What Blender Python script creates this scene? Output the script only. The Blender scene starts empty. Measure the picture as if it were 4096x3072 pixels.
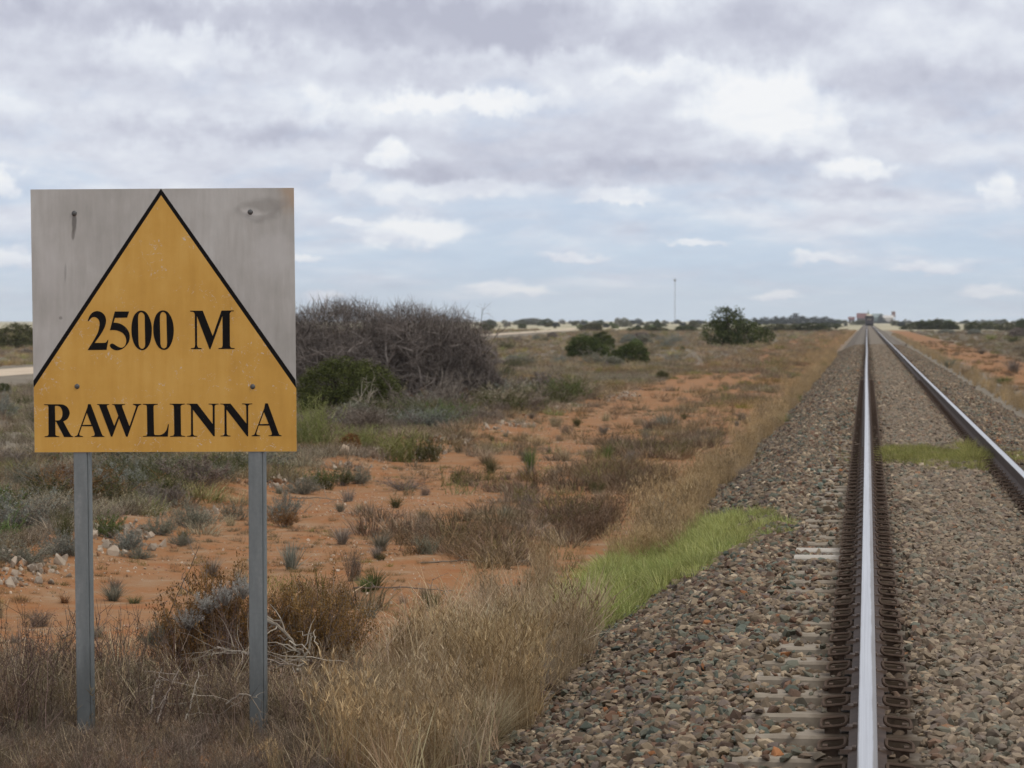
import bpy, bmesh, math, random
import numpy as np
from mathutils import Vector, Matrix

C = bpy.context.scene
COL = C.collection
rng = np.random.default_rng(11)
random.seed(11)

# ------------------------------------------------------------------ camera
F_PX = 12200.0                     # focal length in photograph pixels (4096 wide)
CAM_H = 2.10
VPX, VPY = 3467.0, 1282.0          # vanishing point of the track in the photograph
TH = math.atan((1536 - VPY) / F_PX)
PSI = math.atan((VPX - 2048) / F_PX * math.cos(TH))
cam = bpy.data.cameras.new('camera')
cam.sensor_width = 36.0
cam.lens = 36.0 * F_PX / 4096.0
cam.clip_start = 0.1
cam.clip_end = 20000
cam.dof.use_dof = True
cam.dof.focus_distance = 16.0
cam.dof.aperture_fstop = 9.0
camo = bpy.data.objects.new('camera', cam)
COL.objects.link(camo)
camo.location = (0, 0, CAM_H)
camo.rotation_euler = (math.pi / 2 - TH, 0, PSI)
C.camera = camo
FW = np.array([-math.sin(PSI) * math.cos(TH), math.cos(PSI) * math.cos(TH), -math.sin(TH)])
RT = np.array([math.cos(PSI), math.sin(PSI), 0.0])
UP = np.cross(RT, FW)
S2 = 4096 / 2212.0
MPP = S2 / F_PX                    # metres per preview pixel per metre of distance


def ray(x, y):                     # measured pixel of the 2212 wide preview -> direction
    return FW * F_PX + RT * (x * S2 - 2048) + UP * (1536 - y * S2)


def ground(x, y, z=0.0):
    d = ray(x, y)
    t = (z - CAM_H) / d[2]
    return d[0] * t, d[1] * t


def at(x, y, Y):                   # point at depth Y along the line
    d = ray(x, y)
    t = Y / d[1]
    return np.array([d[0] * t, Y, CAM_H + d[2] * t])


# ------------------------------------------------------------------ render + view
C.render.engine = 'CYCLES'
C.cycles.use_denoising = True
C.cycles.max_bounces = 6
C.cycles.diffuse_bounces = 3
C.cycles.glossy_bounces = 2
C.cycles.transmission_bounces = 3
C.cycles.caustics_reflective = False
C.cycles.caustics_refractive = False
C.view_settings.view_transform = 'Standard'
C.view_settings.look = 'None'
C.view_settings.gamma = 1.0
C.view_settings.exposure = 0.0
C.view_settings.use_curve_mapping = False

# ------------------------------------------------------------------ sun
SUN_EL, SUN_AZ = math.radians(52), math.radians(115)      # azimuth clockwise from the line of the track
sun = bpy.data.lights.new('sun', 'SUN')
sun.energy = 1.35
sun.angle = math.radians(14)
sun.color = (1.0, 0.95, 0.87)
suno = bpy.data.objects.new('sun', sun)
COL.objects.link(suno)
sd = Vector((math.sin(SUN_AZ) * math.cos(SUN_EL), math.cos(SUN_AZ) * math.cos(SUN_EL), math.sin(SUN_EL)))
suno.rotation_euler = sd.to_track_quat('Z', 'Y').to_euler()
suno.location = (30, -20, 60)


# ------------------------------------------------------------------ node helpers
class NT:
    def __init__(s, tree):
        s.t = tree
        s.n = tree.nodes
        s.l = tree.links

    def new(s, typ, **kw):
        n = s.n.new(typ)
        for k, v in kw.items():
            setattr(n, k, v)
        return n

    def put(s, sock, v):
        if isinstance(v, bpy.types.NodeSocket):
            s.l.new(v, sock)
        elif v is not None:
            sock.default_value = v

    def math(s, op, a, b=None, c=None, clamp=False):
        n = s.new('ShaderNodeMath', operation=op, use_clamp=clamp)
        for i, v in enumerate((a, b, c)):
            if v is not None:
                s.put(n.inputs[i], v)
        return n.outputs[0]

    def vmath(s, op, a, b=None, out=0):
        n = s.new('ShaderNodeVectorMath', operation=op)
        s.put(n.inputs[0], a)
        if b is not None:
            s.put(n.inputs[1], b)
        return n.outputs[out]

    def mix(s, f, a, b, blend='MIX'):
        n = s.new('ShaderNodeMix', data_type='RGBA', blend_type=blend)
        s.put(n.inputs[0], f)
        s.put(n.inputs[6], a if not isinstance(a, tuple) else (*a, 1) if len(a) == 3 else a)
        s.put(n.inputs[7], b if not isinstance(b, tuple) else (*b, 1) if len(b) == 3 else b)
        return n.outputs[2]

    def noise(s, vec, scale, detail=4, rough=0.55, dist=0.0, out=0):
        n = s.new('ShaderNodeTexNoise')
        if vec is not None:
            s.put(n.inputs['Vector'], vec)
        n.inputs['Scale'].default_value = scale
        n.inputs['Detail'].default_value = detail
        n.inputs['Roughness'].default_value = rough
        n.inputs['Distortion'].default_value = dist
        return n.outputs[out]

    def ss(s, x, a, b):             # smoothstep
        n = s.new('ShaderNodeMapRange', interpolation_type='SMOOTHSTEP')
        s.put(n.inputs[0], x)
        s.put(n.inputs[1], a)
        s.put(n.inputs[2], b)
        return n.outputs[0]

    def ramp(s, f, stops):
        n = s.new('ShaderNodeValToRGB')
        e = n.color_ramp.elements
        while len(e) < len(stops):
            e.new(0.5)
        for el, (p, c) in zip(e, stops):
            el.position = p
            el.color = (*c, 1)
        s.put(n.inputs[0], f)
        return n.outputs[0]

    def comb(s, x, y, z=0.0):
        n = s.new('ShaderNodeCombineXYZ')
        for i, v in enumerate((x, y, z)):
            s.put(n.inputs[i], v)
        return n.outputs[0]

    def sep(s, v):
        n = s.new('ShaderNodeSeparateXYZ')
        s.put(n.inputs[0], v)
        return n.outputs


# ------------------------------------------------------------------ sky
W = bpy.data.worlds.new('World')
C.world = W
W.use_nodes = True
wt = NT(W.node_tree)
wt.n.clear()
BG = 0.1
sky = wt.new('ShaderNodeTexSky', sky_type='NISHITA')
sky.sun_disc = False
sky.sun_elevation = SUN_EL
sky.sun_rotation = SUN_AZ
sky.air_density = 1.0
sky.dust_density = 1.0
tc = wt.new('ShaderNodeTexCoord')
dx, dy, dz = wt.sep(tc.outputs['Generated'])[:3]
az = wt.math('ARCTAN2', dx, dy)
hyp = wt.math('SQRT', wt.math('ADD', wt.math('MULTIPLY', dx, dx), wt.math('MULTIPLY', dy, dy)))
el = wt.math('DIVIDE', dz, wt.math('MAXIMUM', hyp, 0.001))
elp = wt.math('MAXIMUM', el, 0.0)
w_ = wt.math('ADD', elp, 0.03)
X = wt.math('MULTIPLY', wt.math('ADD', az, 0.12), 12.5)
Y = wt.math('MULTIPLY', wt.math('LOGARITHM', w_, math.e), 3.9)
P = wt.comb(X, Y, 3.7)
LW = wt.math('LOGARITHM', w_, math.e)
ISO = wt.comb(X, LW, 1.3)                      # same scale both ways, shrinking to the horizon
bil = wt.vmath('SUBTRACT', wt.noise(ISO, 7.5, 8, 0.58, out=1), (0.5, 0.5, 0.5))
wx, wy, _ = wt.sep(bil)[:3]
aw = wt.math('ADD', az, wt.math('MULTIPLY', wt.math('MULTIPLY', wx, 0.30), w_))
ew = wt.math('ADD', elp, wt.math('MULTIPLY', wt.math('MULTIPLY', wy, 0.20), w_))
AE = wt.comb(aw, ew, 0.0)
n_big = wt.noise(P, 0.85, 6, 0.52, 0.2)
n_gap = wt.noise(wt.vmath('ADD', wt.vmath('MULTIPLY', P, (1.0, .75, 1.0)), (31.0, 17.0, 5.0)), 1.5, 7, 0.58, 0.2)
BL = [  # preview x, y, half width, half height, amount (bright > 0, shadowed base < 0)
    (1650, 235, 150, 85, .62), (1740, 300, 110, 45, .35), (1000, 225, 190, 30, .46), (850, 340, 45, 32, .55), (1845, 368, 75, 24, .58),
    (890, 505, 110, 36, .55), (2165, 420, 40, 45, .45), (960, 415, 170, 26, .30), (420, 120, 170, 50, .34),
    (0, 395, 40, 40, .42), (200, 210, 200, 70, .14), (690, 250, 70, 60, .22), (690, 235, 30, 25, .2), (740, 390, 30, 30, .25),
    (2120, 60, 160, 70, .16), (1560, 460, 120, 20, .22), (1420, 165, 140, 25, .28), (2130, 635, 60, 16, .32), (700, 640, 40, 12, .26), (1150, 628, 34, 12, .28), (1780, 560, 60, 14, .25), (2000, 580, 80, 14, .26), (1330, 430, 90, 20, .28), (760, 480, 50, 14, .25), (1500, 520, 60, 12, .25), (640, 560, 60, 12, .25), (1680, 640, 50, 10, .25), (1230, 560, 70, 10, .25),
    (1070, 625, 70, 18, .26), (1900, 505, 120, 26, .2), (30, 560, 60, 30, .3), (1140, 130, 120, 18, .16),
    (460, 30, 620, 42, -.42), (1300, 60, 420, 50, -.34), (950, 95, 500, 26, -.24), (430, 278, 330, 30, -.34), (620, 300, 260, 22, -.2),
    (930, 165, 200, 26, -.22), (1330, 365, 420, 26, -.38), (1050, 330, 130, 30, -.2), (2000, 180, 280, 40, -.26), (1120, 300, 300, 30, -.12),
    (1750, 428, 260, 14, -.24), (1150, 470, 330, 16, -.24), (1280, 495, 230, 14, -.16), (80, 160, 160, 30, -.06), (2050, 255, 200, 26, -.22),
]
acc = None
cum = None
for (bx, by, bw, bh, amt) in BL:
    d = ray(bx, by)
    a0 = math.atan2(d[0], d[1])
    e0 = d[2] / math.hypot(d[0], d[1])
    v = wt.vmath('MULTIPLY', wt.vmath('SUBTRACT', AE, (a0, e0, 0)), (1 / (bw * MPP * 1.1), 1 / (bh * MPP * 1.1), 0))
    if amt > .24:                                # a distinct cloud
        ux, uy, _ = wt.sep(v)[:3]
        uy2 = wt.math('MULTIPLY', uy, wt.math('ADD', 1.0, wt.math('MULTIPLY', wt.math('LESS_THAN', uy, 0.0), .55)))
        rr_ = wt.math('SQRT', wt.math('ADD', wt.math('MULTIPLY', ux, ux), wt.math('MULTIPLY', uy2, uy2)))
        m_ = wt.ss(rr_, 1.35, .55)
        lit = wt.math('ADD', .45, wt.math('MULTIPLY', wt.ss(uy, -.8, .7), .55))
        g = wt.math('MULTIPLY', wt.math('MULTIPLY', m_, lit), amt)
        cum = m_ if cum is None else wt.math('MAXIMUM', cum, m_)
    else:
        q = wt.vmath('DOT_PRODUCT', v, v, out=1)
        g = wt.math('MULTIPLY', wt.math('EXPONENT', wt.math('MULTIPLY', q, -1.0)), amt)
    acc = g if acc is None else wt.math('ADD', acc, g)
# lit tops and shaded flat bases of the rest: cloud density here minus the density a little higher
R1 = wt.vmath('MULTIPLY', ISO, (.50, 1.0, 1.0))


def relief_(off, sc, det, dy, amp):
    p_ = wt.vmath('ADD', R1, off)
    a_ = wt.noise(p_, sc, det, .54, 0.0)
    b_ = wt.noise(wt.vmath('ADD', p_, (0.0, dy, 0.0)), sc, det, .54, 0.0)
    return wt.math('MULTIPLY', wt.math('SUBTRACT', a_, b_), amp)


relief = wt.math('ADD', relief_((0, 0, 0), 3.4, 8, .075, 1.40), relief_((9.0, 3.0, 2.0), 8.0, 7, .03, .55))
nb = wt.math('MULTIPLY', wt.math('SUBTRACT', n_big, 0.5), 0.55)
T = wt.math('ADD', wt.math('ADD', wt.math('ADD', 0.53, nb), wt.math('MULTIPLY', acc, .95)), relief)
low_fade = wt.ss(elp, 0.0, 0.035)
cloud = wt.ramp(T, [(0.0, (.49, .51, .615)), (0.28, (.60, .625, .725)), (0.55, (.725, .76, .845)), (0.80, (.84, .875, .93)), (1.0, (.93, .945, .965))])
blue = wt.ramp(wt.math('MULTIPLY', elp, 8.0), [(0.0, (.600, .715, .815)), (0.15, (.52, .66, .81)), (0.45, (.50, .61, .78)), (1.0, (.44, .53, .72))])
# blue gaps mostly low down; nearly closed deck higher
gapT = wt.math('ADD', n_gap, wt.math('MULTIPLY', wt.math('SUBTRACT', 0.052, elp), 5.5))
gap = wt.math('MULTIPLY', wt.ss(gapT, 0.42, 0.78), wt.math('SUBTRACT', 1.0, wt.math('MULTIPLY', cum, .95)))
gap = wt.math('MULTIPLY', gap, 0.74)
lowcol = wt.mix(gap, cloud, blue)
# overhead: a bright broken deck with the clear sky showing through in places
over = wt.mix(wt.ss(n_big, 0.35, 0.7), (.86, .87, .93), (1.12, 1.12, 1.15))
front = wt.mix(wt.ss(el, 0.13, 0.45), lowcol, over)
scaled = wt.mix(1.0, front, (1 / BG, 1 / BG, 1 / BG), 'MULTIPLY')
final = wt.mix(wt.math('MULTIPLY', wt.ss(el, 0.25, 0.6), 0.15), scaled, sky.outputs[0])
bgn = wt.new('ShaderNodeBackground')
wt.put(bgn.inputs[0], final)
bgn.inputs[1].default_value = BG
wo = wt.new('ShaderNodeOutputWorld')
wt.l.new(bgn.outputs[0], wo.inputs[0])


# ------------------------------------------------------------------ mesh helpers
class MB:
    """collects quads / polygons with a tint per vertex"""
    def __init__(s):
        s.v, s.f, s.t, s.m = [], [], [], []
        s.n = 0

    def quads(s, v, f, tint=0.5, mat=0):
        v = np.asarray(v, float).reshape(-1, 3)
        f = np.asarray(f, int).reshape(-1, 4)
        s.v.append(v)
        s.f.append(f + s.n)
        t = np.broadcast_to(np.asarray(tint, float), (len(v),))
        s.t.append(t)
        s.m.append(np.full(len(f), mat))
        s.n += len(v)

    def box(s, x0, x1, y0, y1, z0, z1, tint=0.5, mat=0):
        v = [(x, y, z) for z in (z0, z1) for y in (y0, y1) for x in (x0, x1)]
        s.quads(v, [(0, 2, 3, 1), (4, 5, 7, 6), (0, 1, 5, 4), (2, 6, 7, 3), (0, 4, 6, 2), (1, 3, 7, 5)], tint, mat)

    def tubes(s, P, R, tint=0.5, mat=0, sides=3):
        """P (n,k,3) paths, R (n,k) radii"""
        P = np.asarray(P, float)
        R = np.asarray(R, float)
        n, k, _ = P.shape
        T = np.gradient(P, axis=1)
        T /= np.linalg.norm(T, axis=2, keepdims=True) + 1e-9
        ref = np.where(np.abs(T[..., 2:3]) > .9, np.array([1., 0, 0]), np.array([0, 0, 1.]))
        A = np.cross(T, ref)
        A /= np.linalg.norm(A, axis=2, keepdims=True) + 1e-9
        B = np.cross(T, A)
        ang = np.arange(sides) * 2 * np.pi / sides
        V = P[:, :, None, :] + R[:, :, None, None] * (A[:, :, None, :] * np.cos(ang)[None, None, :, None] + B[:, :, None, :] * np.sin(ang)[None, None, :, None])
        idx = np.arange(n * k * sides).reshape(n, k, sides)
        nx = np.roll(idx, -1, axis=2)
        Fq = np.stack([idx[:, :-1], nx[:, :-1], nx[:, 1:], idx[:, 1:]], axis=-1)
        t = np.broadcast_to(np.asarray(tint, float).reshape(-1, 1, 1) if np.ndim(tint) else tint, (n, k, sides))
        s.quads(V.reshape(-1, 3), Fq.reshape(-1, 4), np.array(t).reshape(-1), mat)

    def leaves(s, c, size, aspect=0.45, tint=None, mat=0, up=0.0):
        c = np.asarray(c, float)
        n = len(c)
        a = rng.normal(size=(n, 3))
        a[:, 2] += up * 2
        a /= np.linalg.norm(a, axis=1, keepdims=True)
        b = np.cross(a, rng.normal(size=(n, 3)))
        b /= np.linalg.norm(b, axis=1, keepdims=True)
        sz = np.broadcast_to(np.asarray(size, float), (n,)) * rng.uniform(.6, 1.35, n)
        a *= sz[:, None] * .5
        b *= sz[:, None] * .5 * aspect
        V = np.stack([c - a, c + b - a * .1, c + a, c - b - a * .1], axis=1)
        f = np.arange(n * 4).reshape(n, 4)
        t = rng.uniform(0, 1, n) if tint is None else tint
        s.quads(V.reshape(-1, 3), f, np.repeat(t, 4), mat)

    def blades(s, base, az, L, lean, droop, width, tint, mat=0, k=4):
        base = np.asarray(base, float)
        n = len(base)
        t = np.linspace(0, 1, k)[None, :]
        L, lean, droop, width = [np.broadcast_to(np.asarray(q, float), (n,))[:, None] for q in (L, lean, droop, width)]
        hz = L * (lean * t + droop * t ** 2)
        vt = L * (np.sqrt(np.clip(1 - lean ** 2, .05, 1)) * t - .45 * droop * t ** 2.2)
        d = np.stack([np.cos(az), np.sin(az)], -1)
        P = np.concatenate([base[:, None, :2] + hz[..., None] * d[:, None, :], (base[:, 2:3] + vt)[..., None]], axis=2)
        tw = az + np.pi / 2 + rng.uniform(-1.2, 1.2, n)
        sd_ = np.stack([np.cos(tw), np.sin(tw), np.zeros(n)], -1)[:, None, :]
        wd = (width * (1 - t) ** .6 * .5 + width * .06)[..., None]
        V = np.stack([P - sd_ * wd, P + sd_ * wd], axis=2)
        idx = np.arange(n * k * 2).reshape(n, k, 2)
        Fq = np.stack([idx[:, :-1, 0], idx[:, :-1, 1], idx[:, 1:, 1], idx[:, 1:, 0]], -1)
        s.quads(V.reshape(-1, 3), Fq.reshape(-1, 4), np.repeat(np.broadcast_to(tint, (n,)), k * 2), mat)
        return P[:, -1]

    def mesh(s, name, mats=(), smooth=False):
        me = bpy.data.meshes.new(name)
        v = np.concatenate(s.v)
        f = np.concatenate(s.f)
        me.vertices.add(len(v))
        me.vertices.foreach_set('co', v.astype(np.float32).ravel())
        me.loops.add(f.size)
        me.loops.foreach_set('vertex_index', f.astype(np.int32).ravel())
        me.polygons.add(len(f))
        me.polygons.foreach_set('loop_start', (np.arange(len(f)) * 4).astype(np.int32))
        me.polygons.foreach_set('loop_total', np.full(len(f), 4, np.int32))
        me.polygons.foreach_set('material_index', np.concatenate(s.m).astype(np.int32))
        me.polygons.foreach_set('use_smooth', np.full(len(f), smooth))
        a = me.attributes.new('tint', 'FLOAT', 'POINT')
        a.data.foreach_set('value', np.concatenate(s.t).astype(np.float32))
        for m in mats:
            me.materials.append(m)
        me.update(calc_edges=True)
        me.validate()
        return me


def link(name, me, parent=None, loc=(0, 0, 0), mat=None):
    o = bpy.data.objects.new(name, me)
    COL.objects.link(o)
    o.location = loc
    if parent is not None:
        o.parent = parent
    if mat is not None:
        if not me.materials:
            me.materials.append(None)
        o.material_slots[0].link = 'OBJECT'
        o.material_slots[0].material = mat
    return o


def tag(o, label=None, cat=None, group=None, kind=None):
    if label:
        o['label'] = label
    if cat:
        o['category'] = cat
    if group:
        o['group'] = group
    if kind:
        o['kind'] = kind
    return o


def empty(name, loc, label, cat, group=None, rz=0.0, sc=(1, 1, 1)):
    o = bpy.data.objects.new(name, None)
    COL.objects.link(o)
    o.empty_display_size = 0.2
    o.location = loc
    o.rotation_euler = (0, 0, rz)
    o.scale = sc
    return tag(o, label, cat, group)


def lathe_dome(mb, cx, cy, cz, r, h, axis='-y', n=10, rings=4, mat=0):
    V, Fq = [], []
    for i in range(rings + 1):
        a = i / rings * math.pi / 2
        for j in range(n):
            p = j / n * 2 * math.pi
            V.append((cx + r * math.cos(a) * math.cos(p), cy - h * math.sin(a), cz + r * math.cos(a) * math.sin(p)))
    for i in range(rings):
        for j in range(n):
            Fq.append((i * n + j, i * n + (j + 1) % n, (i + 1) * n + (j + 1) % n, (i + 1) * n + j))
    mb.quads(V, Fq, 0.5, mat)


# ------------------------------------------------------------------ materials
def new_mat(name):
    m = bpy.data.materials.new(name)
    m.use_nodes = True
    t = NT(m.node_tree)
    t.n.clear()
    out = t.new('ShaderNodeOutputMaterial')
    return m, t, out


def principled(t, out, col, rough=0.8, metal=0.0, spec=0.3, bump=None, bstr=0.3, bdist=0.01):
    p = t.new('ShaderNodeBsdfPrincipled')
    t.put(p.inputs['Base Color'], col if not isinstance(col, tuple) else (*col, 1))
    t.put(p.inputs['Roughness'], rough)
    p.inputs['Metallic'].default_value = metal
    p.inputs['Specular IOR Level'].default_value = spec
    if bump is not None:
        b = t.new('ShaderNodeBump')
        b.inputs['Strength'].default_value = bstr
        b.inputs['Distance'].default_value = bdist
        t.put(b.inputs['Height'], bump)
        t.l.new(b.outputs[0], p.inputs['Normal'])
    t.l.new(p.outputs[0], out.inputs[0])
    return p


def foliage(name, stops, trans=0.25, inst=False, vary=0.25):
    """stops: colour ramp over the per leaf tint"""
    m, t, out = new_mat(name)
    at_ = t.new('ShaderNodeAttribute', attribute_name='tint')
    c = t.ramp(at_.outputs['Fac'], stops)
    if inst:
        ia = t.new('ShaderNodeAttribute', attribute_name='col', attribute_type='INSTANCER')
        c = t.mix(1.0, c, ia.outputs['Color'], 'MULTIPLY')
    else:
        oi = t.new('ShaderNodeObjectInfo')
        r = oi.outputs['Random']
        h = t.new('ShaderNodeHueSaturation')
        t.put(h.inputs['Hue'], t.math('ADD', 0.5, t.math('MULTIPLY', t.math('SUBTRACT', r, .5), .03)))
        t.put(h.inputs['Value'], t.math('ADD', 1.0, t.math('MULTIPLY', t.math('SUBTRACT', r, .5), vary)))
        t.put(h.inputs['Color'], c)
        c = h.outputs[0]
    d = t.new('ShaderNodeBsdfDiffuse')
    t.put(d.inputs[0], c)
    tr = t.new('ShaderNodeBsdfTranslucent')
    t.put(tr.inputs[0], c)
    mx = t.new('ShaderNodeMixShader')
    mx.inputs[0].default_value = trans
    t.l.new(d.outputs[0], mx.inputs[1])
    t.l.new(tr.outputs[0], mx.inputs[2])
    t.l.new(mx.outputs[0], out.inputs[0])
    return m


def flat(name, col, rough=0.8, metal=0.0, var=0.25, scale=6.0, spec=0.3):
    m, t, out = new_mat(name)
    g = t.new('ShaderNodeTexCoord').outputs['Object']
    n = t.noise(g, scale, 5, .6)
    k = t.math('ADD', 1 - var, t.math('MULTIPLY', n, 2 * var))
    c = t.mix(1.0, col, t.comb(k, k, k), 'MULTIPLY')
    principled(t, out, c, rough, metal, spec)
    return m


STRAW = [(0, (.14, .105, .065)), (.3, (.27, .205, .13)), (.7, (.42, .335, .22)), (1, (.62, .53, .385))]
PALESTRAW = [(0, (.22, .17, .11)), (.5, (.36, .30, .21)), (1, (.55, .48, .37))]
BROWN = [(0, (.080, .060, .045)), (.5, (.185, .148, .115)), (1, (.36, .30, .235))]
GREYB = [(0, (.10, .080, .068)), (.5, (.20, .165, .14)), (1, (.36, .31, .26))]
GREEN = [(0, (.125, .138, .042)), (.5, (.265, .290, .098)), (1, (.45, .46, .22))]
DKGREEN = [(0, (.034, .042, .016)), (.5, (.066, .080, .028)), (1, (.125, .135, .05))]
OLIVE = [(0, (.055, .055, .022)), (.5, (.105, .105, .045)), (1, (.18, .17, .085))]
MIDGREEN = [(0, (.06, .085, .025)), (.5, (.12, .16, .05)), (1, (.22, .26, .10))]
SAGE = [(0, (.10, .10, .072)), (.5, (.20, .195, .140)), (1, (.34, .325, .25))]
BLUEGREY = [(0, (.11, .12, .098)), (.5, (.215, .225, .185)), (1, (.37, .38, .32))]
RUST = [(0, (.090, .048, .022)), (.5, (.205, .110, .044)), (1, (.34, .20, .085))]
SILVER = [(0, (.26, .245, .215)), (.5, (.44, .42, .375)), (1, (.60, .58, .53))]
FARBLUE = [(0, (.035, .045, .042)), (.5, (.055, .068, .060)), (1, (.085, .10, .08))]
DEAD = [(0, (.085, .072, .062)), (.5, (.18, .152, .130)), (1, (.33, .29, .255))]
MAT = {}
for nm, st, tr in (('straw', STRAW, .3), ('pale_straw', PALESTRAW, .3), ('brown', BROWN, .2), ('grey_brown', GREYB, .2), ('green', GREEN, .35),
                   ('dark_green', DKGREEN, .2), ('olive', OLIVE, .25), ('mid_green', MIDGREEN, .3), ('sage', SAGE, .25), ('blue_grey', BLUEGREY, .25),
                   ('rust', RUST, .25), ('silver', SILVER, .25), ('far_blue', FARBLUE, .1), ('dead_wood', DEAD, .05)):
    MAT[nm] = foliage(nm, st, tr)
MAT['shrub_green'] = foliage('shrub_green', [(0, (.040, .050, .018)), (.5, (.082, .098, .032)), (1, (.15, .165, .06))], .2)
MAT['straw_scatter'] = foliage('straw_scatter', STRAW, .3, inst=True)
MAT['brown_scatter'] = foliage('brown_scatter', BROWN, .2, inst=True)
MAT['green_scatter'] = foliage('green_scatter', GREEN, .35, inst=True)
MAT['stick'] = foliage('stick', [(0, (.17, .135, .105)), (.5, (.24, .20, .16)), (1, (.42, .365, .30))], 0.0)
MAT['bark'] = foliage('bark', [(0, (.05, .04, .032)), (1, (.12, .095, .075))], 0.0)


# ground -----------------------------------------------------------
def ground_mat():
    m, t, out = new_mat('ground')
    pos = t.new('ShaderNodeNewGeometry').outputs['Position']
    x, y, _ = t.sep(pos)[:3]
    n1 = t.noise(pos, .35, 6, .6)
    n2 = t.noise(pos, 2.2, 6, .65)
    n3 = t.noise(pos, 14, 5, .7)
    n4 = t.noise(t.vmath('MULTIPLY', pos, (.09, .012, 1)), 1.0, 6, .6)
    xw = t.math('ADD', x, t.math('MULTIPLY', t.math('SUBTRACT', n1, .5), 1.5))
    xw = t.math('ADD', xw, t.math('MULTIPLY', t.math('SUBTRACT', n2, .5), .9))
    # red dirt strips either side of the line
    redL = t.math('MULTIPLY', t.ss(xw, -8.3, -7.5), t.math('SUBTRACT', 1.0, t.ss(xw, -2.6, -1.6)))
    redR = t.math('MULTIPLY', t.ss(xw, 4.3, 5.0), t.math('SUBTRACT', 1.0, t.ss(xw, 7.5, 8.6)))
    far_patch = t.ss(t.math('ADD', n4, t.math('MULTIPLY', n1, .35)), .46, .62)
    keep = t.math('MAXIMUM', t.math('SUBTRACT', 1.0, t.ss(y, 60.0, 120.0)), far_patch)
    red = t.math('MULTIPLY', t.math('MAXIMUM', redL, redR), keep)
    spots = t.math('MULTIPLY', t.ss(t.math('ADD', t.math('MULTIPLY', n1, .6), t.math('MULTIPLY', n2, .5)), .66, .75), .55)
    red = t.math('MAXIMUM', red, t.math('MULTIPLY', spots, t.math('SUBTRACT', 1.0, t.ss(y, 90.0, 200.0))))
    redc = t.ramp(n2, [(.25, (.255, .092, .030)), (.42, (.27, .125, .050)), (.58, (.27, .152, .076)), (.74, (.32, .225, .14))])
    grit = t.ss(n3, .60, .72)
    redc = t.mix(t.math('MULTIPLY', grit, .7), redc, (.40, .31, .235))
    scrub = t.ramp(t.math('ADD', t.math('MULTIPLY', n2, .6), t.math('MULTIPLY', n1, .4)),
                   [(.3, (.125, .105, .080)), (.5, (.19, .162, .122)), (.7, (.28, .24, .18))])
    scrub = t.mix(t.math('MULTIPLY', grit, .35), scrub, (.34, .29, .225))
    c = t.mix(red, scrub, redc)
    # open plain farther out: pale dry grass, sunlight past the cloud shadow painted into its colour
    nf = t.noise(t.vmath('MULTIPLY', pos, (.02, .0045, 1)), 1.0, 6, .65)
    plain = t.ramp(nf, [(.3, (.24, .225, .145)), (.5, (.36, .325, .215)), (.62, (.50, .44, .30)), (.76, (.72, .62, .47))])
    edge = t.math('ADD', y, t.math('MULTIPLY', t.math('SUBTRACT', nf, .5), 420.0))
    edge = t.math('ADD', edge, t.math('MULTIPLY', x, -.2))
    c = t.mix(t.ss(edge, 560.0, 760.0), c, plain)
    h = t.math('ADD', t.math('MULTIPLY', n3, .6), n2)
    principled(t, out, c, .95, 0, .1, h, .6, .03)
    return m


def Hgt(x, y):
    x = np.asarray(x, float)
    y = np.asarray(y, float)
    f = np.clip((140 - y) / 60, 0, 1) * np.clip((x + 34) / 8, 0, 1)
    b = .17 * np.clip((95 - y) / 40, 0, 1) * np.exp(-((x + 7.4 + .25 * np.sin(y * .21)) / .55) ** 2) * (0.75 + .35 * np.sin(y * .9 + 1.0))
    m = .03 * np.sin(x * 1.7 + y * .31) * np.sin(y * .73 - x * .4) + .02 * np.sin(x * 3.9 + 1) * np.sin(y * 2.3)
    near = np.clip((np.minimum(np.abs(x + 1.8), np.abs(x - 3.3))) / 1.0, 0.0, 1)
    return (b + m * near) * f


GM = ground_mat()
xs = np.unique(np.concatenate([-np.geomspace(30, 2600, 24), np.arange(-30, 14, .22), np.geomspace(14, 1600, 22)]))
ys = np.unique(np.concatenate([[-60, -20, 0], np.arange(8, 60, .3), np.arange(60, 150, 1.0), np.geomspace(150, 6000, 40)]))
gx, gy = np.meshgrid(xs, ys)
gv = np.stack([gx, gy, Hgt(gx, gy)], -1).reshape(-1, 3)
ii = np.arange(len(ys) * len(xs)).reshape(len(ys), len(xs))
gf = np.stack([ii[:-1, :-1], ii[:-1, 1:], ii[1:, 1:], ii[1:, :-1]], -1).reshape(-1, 4)
g = MB()
g.quads(gv, gf)
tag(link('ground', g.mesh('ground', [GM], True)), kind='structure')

# pale dirt road on the left, straight, four metres wide
rm, rt, ro = new_mat('dirt_road')
rp = rt.new('ShaderNodeNewGeometry').outputs['Position']
principled(rt, ro, rt.ramp(rt.noise(rp, .6, 6, .6), [(.3, (.42, .33, .235)), (.7, (.58, .48, .36))]), .95, 0, .1)
g = MB()
ry = np.concatenate([np.arange(90, 200, 6.), np.geomspace(200, 1500, 30)])
rxc = -36 - .0577 * (ry - 128) + 1.0 * np.sin(ry * .012)
rv = np.stack([np.stack([rxc - 2.0 + .2 * np.sin(ry), ry, ry * 0 + .012], -1), np.stack([rxc + 2.0 + .2 * np.cos(ry * 1.3), ry, ry * 0 + .012], -1)], 1)
q = np.arange(len(ry) * 2).reshape(-1, 2)
g.quads(rv.reshape(-1, 3), np.stack([q[:-1, 0], q[:-1, 1], q[1:, 1], q[1:, 0]], -1))
tag(link('dirt_road', g.mesh('dirt_road', [rm])), kind='structure')

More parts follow.
